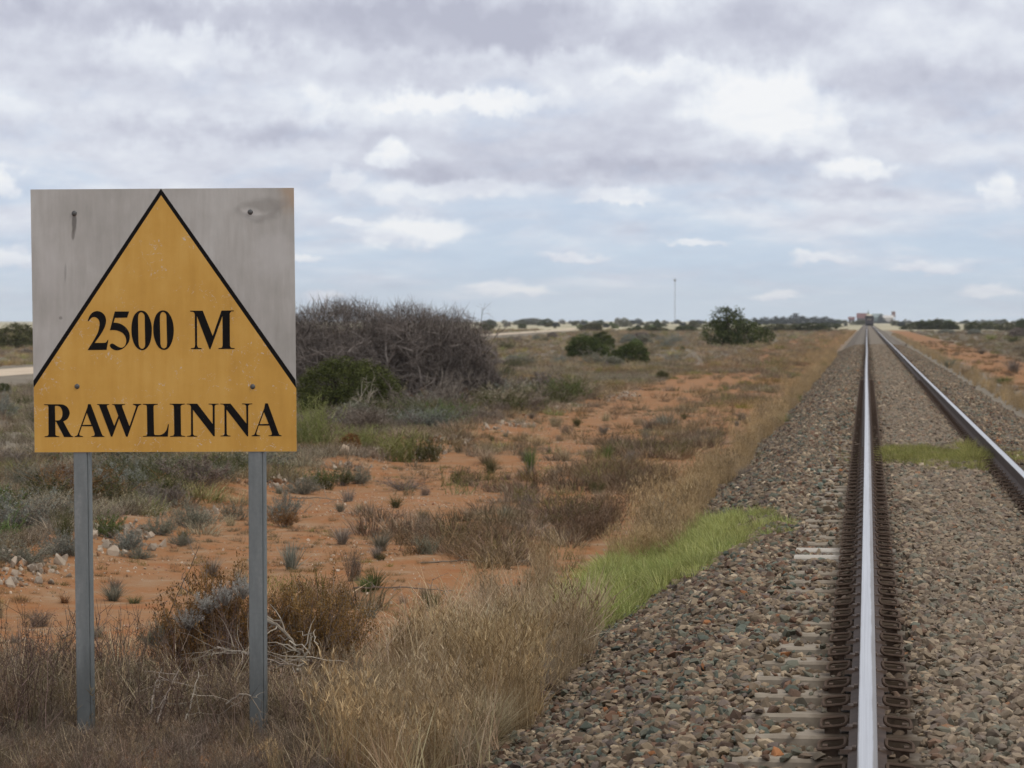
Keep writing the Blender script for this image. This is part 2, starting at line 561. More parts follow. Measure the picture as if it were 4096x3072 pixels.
# ------------------------------------------------------------------ ballast bed
RX = 1.505                       # second rail
prof = np.array([(-1.95, -.10), (-1.72, .0), (-1.3, .20), (-.86, .385), (-.52, .41), (-.26, .395), (-.15, .375), (.15, .375), (.25, .425), (.42, .437),
                 (1.08, .437), (1.25, .425), (1.35, .375), (1.66, .375), (1.77, .395), (2.03, .41), (2.36, .385), (2.8, .20), (3.22, .0), (3.45, -.10)])


def bal_h(x):
    return np.interp(x, prof[:, 0], prof[:, 1])


bm_, bt, bo = new_mat('ballast_bed')
bp = bt.new('ShaderNodeNewGeometry').outputs['Position']
bx_, by_, _ = bt.sep(bp)[:3]
vo = bt.new('ShaderNodeTexVoronoi')
vo.inputs['Scale'].default_value = 17
bt.put(vo.inputs['Vector'], bp)
cellc = bt.sep(vo.outputs['Color'])[0]
bcol = bt.ramp(cellc, [(0, (.08, .07, .058)), (.35, (.15, .125, .10)), (.6, (.205, .17, .132)), (.8, (.14, .135, .118)), (1, (.31, .265, .21))])
bn = bt.noise(bp, 1.1, 5, .6)
# rust and grease along the rails
dr = bt.math('MINIMUM', bt.math('ABSOLUTE', bx_), bt.math('ABSOLUTE', bt.math('SUBTRACT', bx_, RX)))
rustm = bt.math('SUBTRACT', 1.0, bt.ss(bt.math('ADD', dr, bt.math('MULTIPLY', bt.math('SUBTRACT', bn, .5), .1)), .13, .23))
bcol = bt.mix(bt.math('MULTIPLY', rustm, .88), bcol, (.090, .064, .046))
dfar = bt.ss(by_, 60.0, 260.0)
tanm = bt.math('MULTIPLY', bt.ss(bt.math('ABSOLUTE', bt.math('SUBTRACT', bx_, RX / 2)), .75, .35), .45)
bcol = bt.mix(tanm, bcol, (.215, .172, .122))
shoul = bt.ss(bt.math('ABSOLUTE', bt.math('SUBTRACT', bx_, RX / 2)), 1.25, 1.75)
bcol = bt.mix(bt.math('MULTIPLY', shoul, .45), bcol, (.122, .098, .075))
skirt = bt.ss(bt.math('ADD', bt.math('ABSOLUTE', bt.math('SUBTRACT', bx_, RX / 2)), bt.math('MULTIPLY', bt.math('SUBTRACT', bn, .5), .3)), 2.25, 2.45)
bcol = bt.mix(skirt, bcol, bt.ramp(bt.noise(bp, 12, 5, .7), [(.3, (.10, .078, .055)), (.7, (.21, .165, .12))]))
principled(bt, bo, bcol, .9, 0, .15, vo.outputs['Distance'], 1.0, .03)
yb = np.concatenate([np.arange(-30, 120, 1.0), np.geomspace(120, 2600, 60)])
bxm, bym = np.meshgrid(prof[:, 0], yb)
wob = np.where((bxm < -.6) | (bxm > 2.1), 1, 0)
bzz = bal_h(bxm) + 0 * bym
bv = np.stack([bxm, bym, bzz], -1).reshape(-1, 3)
ii = np.arange(bxm.size).reshape(bxm.shape)
g = MB()
g.quads(bv, np.stack([ii[:-1, :-1], ii[:-1, 1:], ii[1:, 1:], ii[1:, :-1]], -1).reshape(-1, 4))
tag(link('ballast_bed', g.mesh('ballast_bed', [bm_])), kind='structure')

# ------------------------------------------------------------------ rails
ROOT_Z = .452                    # underside of the rail foot
rust_m, t, o = new_mat('rusty_rail_steel')
pz = t.new('ShaderNodeNewGeometry').outputs['Position']
principled(t, o, t.ramp(t.noise(pz, 9, 6, .65), [(.3, (.040, .026, .020)), (.7, (.085, .055, .040))]), .75, .0, .25)
shine_m, t, o = new_mat('polished_rail_top')
pz = t.new('ShaderNodeNewGeometry').outputs['Position']
st = t.noise(t.vmath('MULTIPLY', pz, (160, .35, 1)), 1.0, 4, .6)
st2 = t.noise(t.vmath('MULTIPLY', pz, (20, 1.2, 1)), 1.0, 4, .6)
ox_ = t.math('ABSOLUTE', t.sep(t.new('ShaderNodeTexCoord').outputs['Object'])[0])
edge_ = t.ss(t.math('ADD', ox_, t.math('MULTIPLY', t.math('SUBTRACT', st2, .5), .012)), .0215, .0285)
principled(t, o, t.mix(edge_, t.ramp(st, [(.3, (.42, .425, .44)), (.7, (.60, .61, .625))]), (.20, .175, .155)),
           t.math('ADD', .26, t.math('MULTIPLY', st2, .2)), .92, .5)
half = [(.073, 0), (.073, .011), (.030, .022), (.0095, .034), (.0085, .115), (.014, .124), (.0355, .134), (.0365, .152), (.0345, .1605), (.029, .1655), (.016, .1672)]
ring = half + [(-a, b) for a, b in reversed(half)]
nr = len(ring)
top_seg = {i for i in range(nr) if ring[i][1] > .158 and ring[(i + 1) % nr][1] > .158}
ry2 = np.concatenate([np.arange(2, 200, 6.0), np.geomspace(200, 1500, 30)])


def make_rail(x0, label, wig):
    body, top = MB(), MB()
    pts = np.array(ring)
    V = np.zeros((len(ry2), nr, 3))
    V[:, :, 0] = x0 + pts[None, :, 0] + wig * .012 * np.sin(ry2 * .05)[:, None]
    V[:, :, 1] = ry2[:, None]
    V[:, :, 2] = ROOT_Z + pts[None, :, 1]
    ix = np.arange(len(ry2) * nr).reshape(len(ry2), nr)
    for grp, keep in ((body, False), (top, True)):
        fs = []
        for i in range(nr):
            if (i in top_seg) == keep:
                j = (i + 1) % nr
                fs.append(np.stack([ix[:-1, i], ix[:-1, j], ix[1:, j], ix[1:, i]], -1))
        grp.quads(V.reshape(-1, 3), np.concatenate(fs))
    r = empty('rail', (x0, ry2[0], ROOT_Z), label, 'rail', 'rails of the line')
    for nm, grp, m in (('rail_body', body, rust_m), ('running_surface', top, shine_m)):
        me = grp.mesh(nm, [m])
        bmm = bmesh.new()
        bmm.from_mesh(me)
        bmesh.ops.delete(bmm, geom=[v for v in bmm.verts if not v.link_faces], context='VERTS')
        bmesh.ops.translate(bmm, verts=bmm.verts, vec=(-x0, -ry2[0], -ROOT_Z))
        bmesh.ops.recalc_face_normals(bmm, faces=bmm.faces)
        bmm.to_mesh(me)
        bmm.free()
        link(nm, me, r)


make_rail(0.0, 'nearer rail running straight away with a shiny worn top', 1)
make_rail(RX, 'right hand rail slanting towards the horizon at the far side of the track', .6)

# ------------------------------------------------------------------ sleepers with spring clips
def concrete(name, lo_c, hi_c):
    m, t, o = new_mat(name)
    pz = t.new('ShaderNodeNewGeometry').outputs['Position']
    cx_, _, _ = t.sep(pz)[:3]
    cn = t.noise(pz, 7, 6, .65)
    cc = t.ramp(cn, [(.3, lo_c), (.7, hi_c)])
    cdr = t.math('MINIMUM', t.math('ABSOLUTE', cx_), t.math('ABSOLUTE', t.math('SUBTRACT', cx_, RX)))
    cc = t.mix(t.math('SUBTRACT', 1.0, t.ss(t.math('ADD', cdr, t.math('MULTIPLY', t.math('SUBTRACT', cn, .5), .12)), .14, .27)), cc, (.070, .050, .034))
    principled(t, o, cc, .9, 0, .15, cn, .3, .01)
    return m


conc_m = concrete('weathered_concrete', (.20, .165, .125), (.31, .265, .205))
pale_conc = concrete('pale_concrete', (.36, .325, .275), (.46, .42, .36))
clip_m = flat('rusty_clip', (.085, .058, .042), .85, 0, .4, 40, .15)
pad_m = flat('tan_insulator', (.17, .12, .09), .7, 0, .3, 30)
SP = .66
g = MB()
vv = []
ZT = .444
xsec = [(-1.255, .0), (-.5, .0), (-.1, -.035), (.1, -.035), (.5, .0), (1.255, .0)]
sv, sf = [], []
for (sx, dzz) in xsec:
    for (sy, szz) in ((-.135, ZT - .24), (-.115, ZT - .012), (-.100, ZT), (.100, ZT), (.115, ZT - .012), (.135, ZT - .24)):
        sv.append((sx, sy, szz + (dzz if szz > .3 else 0)))
for a in range(len(xsec) - 1):
    for b in range(6):
        sf.append((a * 6 + b, a * 6 + (b + 1) % 6, (a + 1) * 6 + (b + 1) % 6, (a + 1) * 6 + b))
for a in (0, len(xsec) - 1):
    sf += [(a * 6 + 0, a * 6 + 1, a * 6 + 4, a * 6 + 5), (a * 6 + 1, a * 6 + 2, a * 6 + 3, a * 6 + 4)]
g.quads(sv, sf)
sl_me = g.mesh('sleeper_body', [conc_m])
_b = bmesh.new(); _b.from_mesh(sl_me); bmesh.ops.recalc_face_normals(_b, faces=_b.faces); _b.to_mesh(sl_me); _b.free()


def clip_mesh(sgn):
    """rounded wire loop standing over the rail foot, with its cast shoulder"""
    c = MB()
    n = 20
    pth = []
    for i in range(n + 1):
        a = i / n * 2 * math.pi
        px_ = math.copysign(abs(math.cos(a)) ** .45, math.cos(a)) * .052
        py_ = math.copysign(abs(math.sin(a)) ** .45, math.sin(a)) * .038
        pth.append((sgn * (.128 + px_), py_, ZT + .028 + (py_ + .045) * .34 + .010 * math.cos(a) * -1))
    c.tubes([pth], [[.0075] * (n + 1)], .5, 0, 6)
    lo, hi = sorted((sgn * .105, sgn * .165))
    c.box(lo, hi, -.022, .022, ZT - .004, ZT + .026)
    lo, hi = sorted((sgn * .145, sgn * .163))
    c.box(lo, hi, -.028, .028, ZT + .0262, ZT + .040)
    return c.mesh('rail_clip', [clip_m])


def pad_mesh(sgn):
    c = MB()
    lo, hi = sorted((sgn * .052, sgn * .098))
    c.box(lo, hi, -.045, .045, ZT + .012, ZT + .030)
    lo, hi = sorted((sgn * .036, sgn * .052))
    c.box(lo, hi, -.032, .032, ZT + .020, ZT + .038)
    return c.mesh('insulator', [pad_m])


clips = {s: clip_mesh(s) for s in (-1, 1)}
pads = {s: pad_mesh(s) for s in (-1, 1)}
slY = 10.32 + SP * np.arange(0, 170)
PALE = {int(round((ground(1770, 1187, .44)[1] - slY[0]) / SP)), int(round((ground(1770, 1205, .44)[1] - slY[0]) / SP))}
LS = 'concrete sleeper with rusty clips, half buried in the ballast'
for i, y in enumerate(slY):
    r = empty('sleeper', (RX / 2, y, 0), LS, 'sleeper', 'sleepers under the rails')
    b = link('sleeper_body', sl_me, r)
    if i in PALE:
        b.material_slots[0].link = 'OBJECT'
        b.material_slots[0].material = pale_conc
        r['label'] = 'one of the pale swept sleepers lying bare beside the green grass patch'
        r['group'] = 'pale bare sleepers'
    if i < 110:
        jit = random.uniform(-.01, .01)
        for rx in (-RX / 2, RX / 2):
            for s in (-1, 1):
                c = link('rail_clip', clips[s], r, (rx, jit + random.uniform(-.008, .008), 0))
                c.rotation_euler = (0, 0, random.uniform(-.06, .06))
                if i < 45:
                    link('insulator', pads[s], r, (rx, jit, 0))

# ------------------------------------------------------------------ scatter with geometry nodes (only for uncountable stuff)


def src_collection(name, meshes):
    c = bpy.data.collections.new(name)
    for i, me in enumerate(meshes):
        c.objects.link(bpy.data.objects.new(f'{name}_{i}', me))
    return c


def scatter(name, pts, rot, scl, idx, col, coll, label, cat):
    me = bpy.data.meshes.new(name)
    n = len(pts)
    me.vertices.add(n)
    me.vertices.foreach_set('co', np.asarray(pts, np.float32).ravel())
    for an, ty, key, d in (('rot', 'FLOAT_VECTOR', 'vector', rot), ('scl', 'FLOAT_VECTOR', 'vector', scl), ('idx', 'INT', 'value', idx),
                           ('col', 'FLOAT_COLOR', 'color', np.concatenate([col, np.ones((n, 1))], 1))):
        a = me.attributes.new(an, ty, 'POINT')
        a.data.foreach_set(key, np.ascontiguousarray(d, np.int32 if ty == 'INT' else np.float32).ravel())
    me.update()
    ob = link(name, me)
    ng = bpy.data.node_groups.new(name, 'GeometryNodeTree')
    ng.interface.new_socket('Geometry', in_out='INPUT', socket_type='NodeSocketGeometry')
    ng.interface.new_socket('Geometry', in_out='OUTPUT', socket_type='NodeSocketGeometry')
    t = NT(ng)
    gi, go = t.new('NodeGroupInput'), t.new('NodeGroupOutput')
    ci = t.new('GeometryNodeCollectionInfo', transform_space='ORIGINAL')
    ci.inputs[0].default_value = coll
    ci.inputs[1].default_value = True
    ci.inputs[2].default_value = True
    ip = t.new('GeometryNodeInstanceOnPoints')

    def na(nm, ty):
        q = t.new('GeometryNodeInputNamedAttribute', data_type=ty)
        q.inputs[0].default_value = nm
        return q.outputs[0]
    er = t.new('FunctionNodeEulerToRotation')
    t.l.new(na('rot', 'FLOAT_VECTOR'), er.inputs[0])
    t.l.new(gi.outputs[0], ip.inputs['Points'])
    t.l.new(ci.outputs[0], ip.inputs['Instance'])
    ip.inputs['Pick Instance'].default_value = True
    t.l.new(na('idx', 'INT'), ip.inputs['Instance Index'])
    t.l.new(er.outputs[0], ip.inputs['Rotation'])
    t.l.new(na('scl', 'FLOAT_VECTOR'), ip.inputs['Scale'])
    t.l.new(ip.outputs[0], go.inputs[0])
    md = ob.modifiers.new('scatter', 'NODES')
    md.node_group = ng
    return tag(ob, label, cat, kind='stuff')


stone_m, t, o = new_mat('crushed_stone')
ia = t.new('ShaderNodeAttribute', attribute_name='col', attribute_type='INSTANCER')
sn = t.noise(t.new('ShaderNodeTexCoord').outputs['Object'], 1.6, 5, .65)
k = t.math('ADD', .72, t.math('MULTIPLY', sn, .56))
principled(t, o, t.mix(1.0, ia.outputs['Color'], t.comb(k, k, k), 'MULTIPLY'), .88, 0, .2)


def stone(seed, flatn):
    r = random.Random(seed)
    b = bmesh.new()
    for _ in range(r.randint(11, 17)):
        v = Vector((r.gauss(0, 1), r.gauss(0, 1), r.gauss(0, 1))).normalized()
        v *= r.uniform(.85, 1.1)
        b.verts.new((v.x, v.y * r.uniform(.7, .9), v.z * flatn))
    res = bmesh.ops.convex_hull(b, input=b.verts)
    bmesh.ops.delete(b, geom=[v for v in b.verts if not v.link_faces], context='VERTS')
    me = bpy.data.meshes.new('stone')
    b.to_mesh(me)
    b.free()
    me.materials.append(stone_m)
    return me


stones = src_collection('stone_shapes', [stone(i, .45 + .4 * (i % 5) / 5) for i in range(14)])
PAL = np.array([(.185, .150, .115), (.235, .19, .145), (.29, .235, .175), (.145, .155, .130), (.115, .14, .125), (.17, .105, .075), (.125, .088, .070),
                (.36, .30, .225), (.49, .43, .34), (.30, .14, .065), (.155, .13, .12), (.20, .175, .155)])
PAL = PAL * np.array([1.08, 1.0, .88])
PW = np.array([.17, .16, .12, .12, .06, .07, .09, .06, .012, .008, .09, .04])


def ballast_points(y0, y1, dens, x0, x1, r0, r1):
    n = int(dens * (y1 - y0) * (x1 - x0))
    x = rng.uniform(x0, x1, n)
    y = rng.uniform(y0, y1, n)
    dr_ = np.minimum(np.abs(x), np.abs(x - RX))
    fr = np.abs((y - slY[0] + SP / 2) % SP - SP / 2)          # distance to a sleeper centre line
    on = fr < .125
    outl = (x < -.2) & (x > -.5)
    wig = .12 * np.sin(y * .9) + .1 * np.sin(y * 2.3)
    keep = dr_ > .085
    keep &= ~((dr_ < .21) & on & (rng.uniform(size=n) < .84))
    keep &= ~((dr_ < .24) & ~on & (rng.uniform(size=n) < .02))
    keep &= ~(outl & on & (rng.uniform(size=n) < np.where((y > 21) & (y < 44), .72, np.where(np.sin(y * .37) + np.sin(y * 1.1 + 2) > .2, .28, .68))))
    for p in PALE:
        keep &= ~((np.abs(y - slY[p]) < .13) & (x < -.1) & (x > -.55))
    keep &= x > -1.80 + wig * .4 + .07 * rng.normal(size=n)
    keep &= x < 3.24 + .08 * np.sin(y)
    x, y, dr_, on = x[keep], y[keep], dr_[keep], on[keep]
    n = len(x)
    r = (r0 * .75 + (r1 * 1.18 - r0 * .75) * rng.beta(1.6, 2.6, n)) * np.where(dr_ < .26, .8, 1)
    z = np.maximum(bal_h(x), 0.0) + r * rng.uniform(-.25, .6, n)
    z = np.where((dr_ > .22) & (x > .1) & (x < 1.4), z + .012, z)
    z = np.where(on & (np.abs(x - RX / 2) < 1.26), np.maximum(z, .444 + r * .22), z)
    ci_ = rng.choice(len(PAL), n, p=PW / PW.sum())
    col = PAL[ci_] * rng.uniform(.55, 1.05, (n, 1))
    # colour of the stone itself: dusty tan between the rails, darker fresh stone on the shoulder, rust near the rails
    inn = np.clip((.62 - np.abs(x - RX / 2)) / .25, 0, 1)[:, None]
    col = col * (1 - .35 * inn) + .35 * inn * np.array([.26, .21, .155])
    sh = np.clip((np.abs(x - RX / 2) - 1.35) / .4, 0, 1)[:, None]
    col = col * (1 - .12 * sh)
    ru = np.clip((.245 + .05 * rng.normal(size=n) - dr_) / .11, 0, 1)[:, None]
    col = col * (1 - .66 * ru) + .58 * ru * np.array([.16, .115, .082])
    rot = rng.normal(0, .45, (n, 3))
    rot[:, 2] = rng.uniform(0, 6.28, n)
    scl = r[:, None] * rng.uniform(.8, 1.25, (n, 3))
    return np.stack([x, y, z], -1), rot, scl, rng.integers(0, 14, n), col


parts = [ballast_points(9.5, 26, 950, -2.05, 2.0, .017, .040), ballast_points(26, 55, 700, -1.9, 3.4, .022, .046), ballast_points(55, 120, 330, -1.9, 3.4, .03, .055), ballast_points(115, 210, 120, -1.9, 3.4, .03, .055)]
cat_ = [np.concatenate([p[i] for p in parts]) for i in range(5)]
# some single larger pale stones
scatter('ballast_stones', *cat_, stones, 'crushed mixed brown and grey ballast stones around the sleepers', 'ballast')

# limestone grit on the red dirt, rubble along the low bank
n = 30000
x = rng.uniform(-7.4, -1.9, n)
y = 16 + 55 * rng.uniform(0, 1, n) ** 1.3
kk = (np.sin(x * 1.9 + y * .35) + np.sin(y * .8 - x) + rng.normal(0, .8, n)) > .2
x, y = x[kk], y[kk]
n = len(x)
r = rng.uniform(.004, .013, n) * np.where(rng.uniform(size=n) < .06, 2.0, 1)
col = np.where(rng.uniform(size=(n, 1)) < .55, np.array([[.50, .40, .30]]), np.array([[.36, .20, .12]])) * rng.uniform(.7, 1.2, (n, 1))
scatter('gravel', np.stack([x, y, Hgt(x, y) + r * .2], -1), rng.uniform(0, 6, (n, 3)), np.repeat(r[:, None], 3, 1), rng.integers(0, 14, n), col, stones,
        'pale limestone grit strewn over the red dirt strip', 'gravel')
n = 5200
y = 22 + 70 * rng.uniform(0, 1, n)
x = -7.0 - .22 * np.sin(y * .21) + rng.normal(0, .22, n)
kk = (np.sin(y * .55) + np.sin(y * 1.37 + 1) + rng.normal(0, .4, n)) > .35
x, y = x[kk], y[kk]
n = len(x)
r = rng.gamma(2.2, .013, n).clip(.010, .07)
col = np.array([[.33, .27, .205]]) * rng.uniform(.6, 1.25, (n, 1)) * np.where(rng.uniform(size=(n, 1)) < .2, np.array([[.9, .6, .42]]), 1)
scatter('bank_rubble', np.stack([x, y, Hgt(x, y) + r * .3], -1), rng.uniform(0, 6, (n, 3)), r[:, None] * rng.uniform(.7, 1.2, (n, 3)), rng.integers(0, 14, n), col, stones,
        'pale limestone rubble heaped along the low bank', 'rubble')

# ------------------------------------------------------------------ plant prototypes


def tuft(n, r, h, lean, droop, w, k=4, spread=.4, tint=(.1, .95)):
    b = MB()
    rr = r * np.sqrt(rng.uniform(0, 1, n))
    th = rng.uniform(0, 2 * np.pi, n)
    base = np.stack([rr * np.cos(th), rr * np.sin(th), np.full(n, -.02)], -1)
    az_ = th + rng.normal(0, spread * 1.6, n)
    ln = np.abs(rng.normal(0, lean, n)).clip(0, .93)
    L = h * rng.uniform(.45, 1.0, n)
    b.blades(base, az_, L, ln, droop * rng.uniform(.2, 1.2, n), w * rng.uniform(.6, 1.3, n), rng.uniform(*tint, n), k=k)
    return b


def straw_stand(n, r, h, w=.004):
    """tall dry stalks with loose seed heads over a skirt of curled blades"""
    b = tuft(int(n * .9), r, h * .55, .5, .5, w, spread=.8, tint=(0, .7))
    rr = r * .8 * np.sqrt(rng.uniform(0, 1, n))
    th = rng.uniform(0, 2 * np.pi, n)
    base = np.stack([rr * np.cos(th), rr * np.sin(th), np.zeros(n)], -1)
    L = h * rng.uniform(.65, 1.05, n)
    az_ = rng.uniform(0, 6.28, n)
    tip = b.blades(base, az_, L, np.abs(rng.normal(0, .16, n)), rng.uniform(0, .22, n), w * .9, rng.uniform(.35, 1, n))
    m = 5
    tb = np.repeat(tip, m, 0) - np.array([0, 0, 1]) * rng.uniform(0, .10, n * m)[:, None] * h
    b.blades(tb, rng.uniform(0, 6.28, n * m), rng.uniform(.04, .11, n * m) * h * 1.2, rng.uniform(.1, .6, n * m), .3, w * 1.3, rng.uniform(.2, 1, n * m), k=3)
    return b


def weed(n, r, h, leaf=.007, dens=22, w=.004):
    """upright wiry stems set with small dark leaves, dense fine twigs at the foot"""
    b = MB()
    rr = r * np.sqrt(rng.uniform(0, 1, n))
    th = rng.uniform(0, 2 * np.pi, n)
    base = np.stack([rr * np.cos(th), rr * np.sin(th), np.full(n, -.02)], -1)
    k = 6
    tt = np.linspace(0, 1, k)
    L = h * rng.uniform(.5, 1.05, n)
    d = np.stack([rng.normal(0, .22, n), rng.normal(0, .22, n), np.ones(n)], -1)
    Pp = base[:, None, :] + L[:, None, None] * tt[None, :, None] * d[:, None, :]
    Pp[:, 1:, :2] += np.cumsum(rng.normal(0, .018, (n, k - 1, 2)), 1) * (h / .5)
    b.tubes(Pp, (w * .5 * (1 - .75 * tt))[None, :].repeat(n, 0), rng.uniform(.15, .9, n))
    # side twigs
    m = n * 4
    pi_ = rng.integers(0, n, m)
    ti = rng.uniform(.12, .9, m)
    s0 = np.stack([np.array([np.interp(ti[i], tt, Pp[pi_[i], :, c]) for i in range(m)]) for c in range(3)], -1)
    dv = np.stack([rng.normal(0, .6, m), rng.normal(0, .6, m), rng.uniform(.3, 1.2, m)], -1)
    Ls = h * rng.uniform(.08, .26, m)
    Q = s0[:, None, :] + Ls[:, None, None] * np.linspace(0, 1, 3)[None, :, None] * dv[:, None, :]
    b.tubes(Q, np.tile(np.array([w * .3, w * .22, w * .1]), (m, 1)), rng.uniform(.1, 1, m))
    if dens:
        q = n * dens
        pi_ = rng.integers(0, n, q)
        ti = rng.uniform(.25, 1, q)
        c = np.stack([np.array([np.interp(ti[i], tt, Pp[pi_[i], :, cc_]) for i in range(q)]) for cc_ in range(3)], -1)
        c += rng.normal(0, .010, (q, 3))
        b.leaves(c, leaf, .6, rng.uniform(0, .75, q))
    return b


def lumpy(n, seed, lumps=9, amp=.28, inner=.25, zlo=.03):
    """points in a lumpy half dome, width 1 and height 1, with clumps"""
    r_ = np.random.default_rng(seed)
    dirs = r_.normal(size=(lumps, 3))
    dirs[:, 2] = np.abs(dirs[:, 2])
    dirs /= np.linalg.norm(dirs, axis=1, keepdims=True)
    d = r_.normal(size=(n, 3))
    d[:, 2] = np.abs(d[:, 2])
    d /= np.linalg.norm(d, axis=1, keepdims=True)
    rad = 1 - amp + amp * np.max(np.clip((d @ dirs.T - .72) / .28, 0, 1) ** .6, axis=1)
    rr = rad * np.where(r_.uniform(size=n) < inner, r_.uniform(.3, .9, n), r_.uniform(.82, 1.0, n))
    p = d * rr[:, None]
    return np.stack([p[:, 0] * .5, p[:, 1] * .5, zlo + p[:, 2] * (1 - zlo)], -1)


def leafy(seed, clumps, per, size, sig, amp=.3, inner=.3, aspect=.45, up=0., lumps=9):
    cc_ = lumpy(clumps, seed, lumps, amp, inner)
    p = np.repeat(cc_, per, 0) + rng.normal(0, sig, (clumps * per, 3))
    p[:, 2] = np.abs(p[:, 2])
    ct = np.repeat(rng.uniform(.15, .85, clumps), per)
    b = MB()
    b.leaves(p, size, aspect, (ct + rng.normal(0, .16, clumps * per)).clip(0, 1), 0, up)
    return b, cc_


def stems_to(cc_, n, w=.012, base=.06):
    b = MB()
    sel = cc_[rng.choice(len(cc_), n, replace=len(cc_) < n)]
    bs = np.stack([rng.normal(0, base, n), rng.normal(0, base, n), np.full(n, -.03)], -1)
    t = np.linspace(0, 1, 5)[None, :, None]
    mid = bs * .5 + sel * .5 + rng.normal(0, .04, (n, 3)) - np.array([0, 0, .03])
    Pp = bs[:, None] * (1 - t) ** 2 + 2 * mid[:, None] * t * (1 - t) + sel[:, None] * t ** 2
    b.tubes(Pp, (w * np.linspace(1, .25, 5))[None].repeat(n, 0), rng.uniform(0, 1, n))
    return b


def branching(nst, levels, kids, L0, w0, spread, grav, base_r, up=1.0, ratio=.6, seed=3):
    """dead branching wood as tapered twigs"""
    r_ = np.random.default_rng(seed)
    b = MB()
    k = 5
    tt = np.linspace(0, 1, k)
    th = r_.uniform(0, 6.28, nst)
    st_ = np.stack([base_r * np.cos(th) * r_.uniform(.2, 1, nst), base_r * np.sin(th) * r_.uniform(.2, 1, nst), np.full(nst, -.03)], -1)
    d = np.stack([np.cos(th) * spread * r_.uniform(.2, 1.3, nst), np.sin(th) * spread * r_.uniform(.2, 1.3, nst), np.full(nst, up)], -1)
    d /= np.linalg.norm(d, axis=1, keepdims=True)
    L = L0 * r_.uniform(.6, 1.1, nst)
    w = np.full(nst, w0)
    tips = None
    for lv in range(levels):
        n_ = len(st_)
        dd = d[:, None, :] + np.cumsum(r_.normal(0, .16, (n_, k, 3)), 1)
        dd[:, :, 2] -= grav * tt[None, :] * (lv > 0)
        stp = (L / (k - 1))[:, None, None] * dd
        Pp = st_[:, None, :] + np.concatenate([np.zeros((n_, 1, 3)), np.cumsum(stp[:, :-1], 1)], 1)
        Pp[:, :, 2] = np.maximum(Pp[:, :, 2], .01)
        b.tubes(Pp, w[:, None] * np.linspace(1, .45, k)[None, :], r_.uniform(0, 1, n_))
        tips = Pp
        if lv == levels - 1:
            break
        m = n_ * kids[lv]
        pi_ = np.repeat(np.arange(n_), kids[lv])
        ti = r_.uniform(.25, 1, m) * (k - 1)
        i0 = np.minimum(ti.astype(int), k - 2)
        fr_ = (ti - i0)[:, None]
        st_ = Pp[pi_, i0] * (1 - fr_) + Pp[pi_, i0 + 1] * fr_
        tg = dd[pi_, i0]
        tg = tg / np.linalg.norm(tg, axis=1, keepdims=True)
        d = tg + r_.normal(0, .62, (m, 3))
        d /= np.linalg.norm(d, axis=1, keepdims=True)
        L = L[pi_] * ratio * r_.uniform(.6, 1.2, m)
        w = w[pi_] * .55
    return b, tips


def unit(b):
    """scale a builder to width 1 and height 1 on the ground"""
    v = np.concatenate(b.v)
    lo, hi = np.percentile(v, 1, 0), np.percentile(v, 99, 0)
    wd = max(hi[0] - lo[0], hi[1] - lo[1])
    s = np.array([1 / wd, 1 / wd, 1 / max(hi[2], 1e-6)])
    b.v = [q * s for q in b.v]
    return b


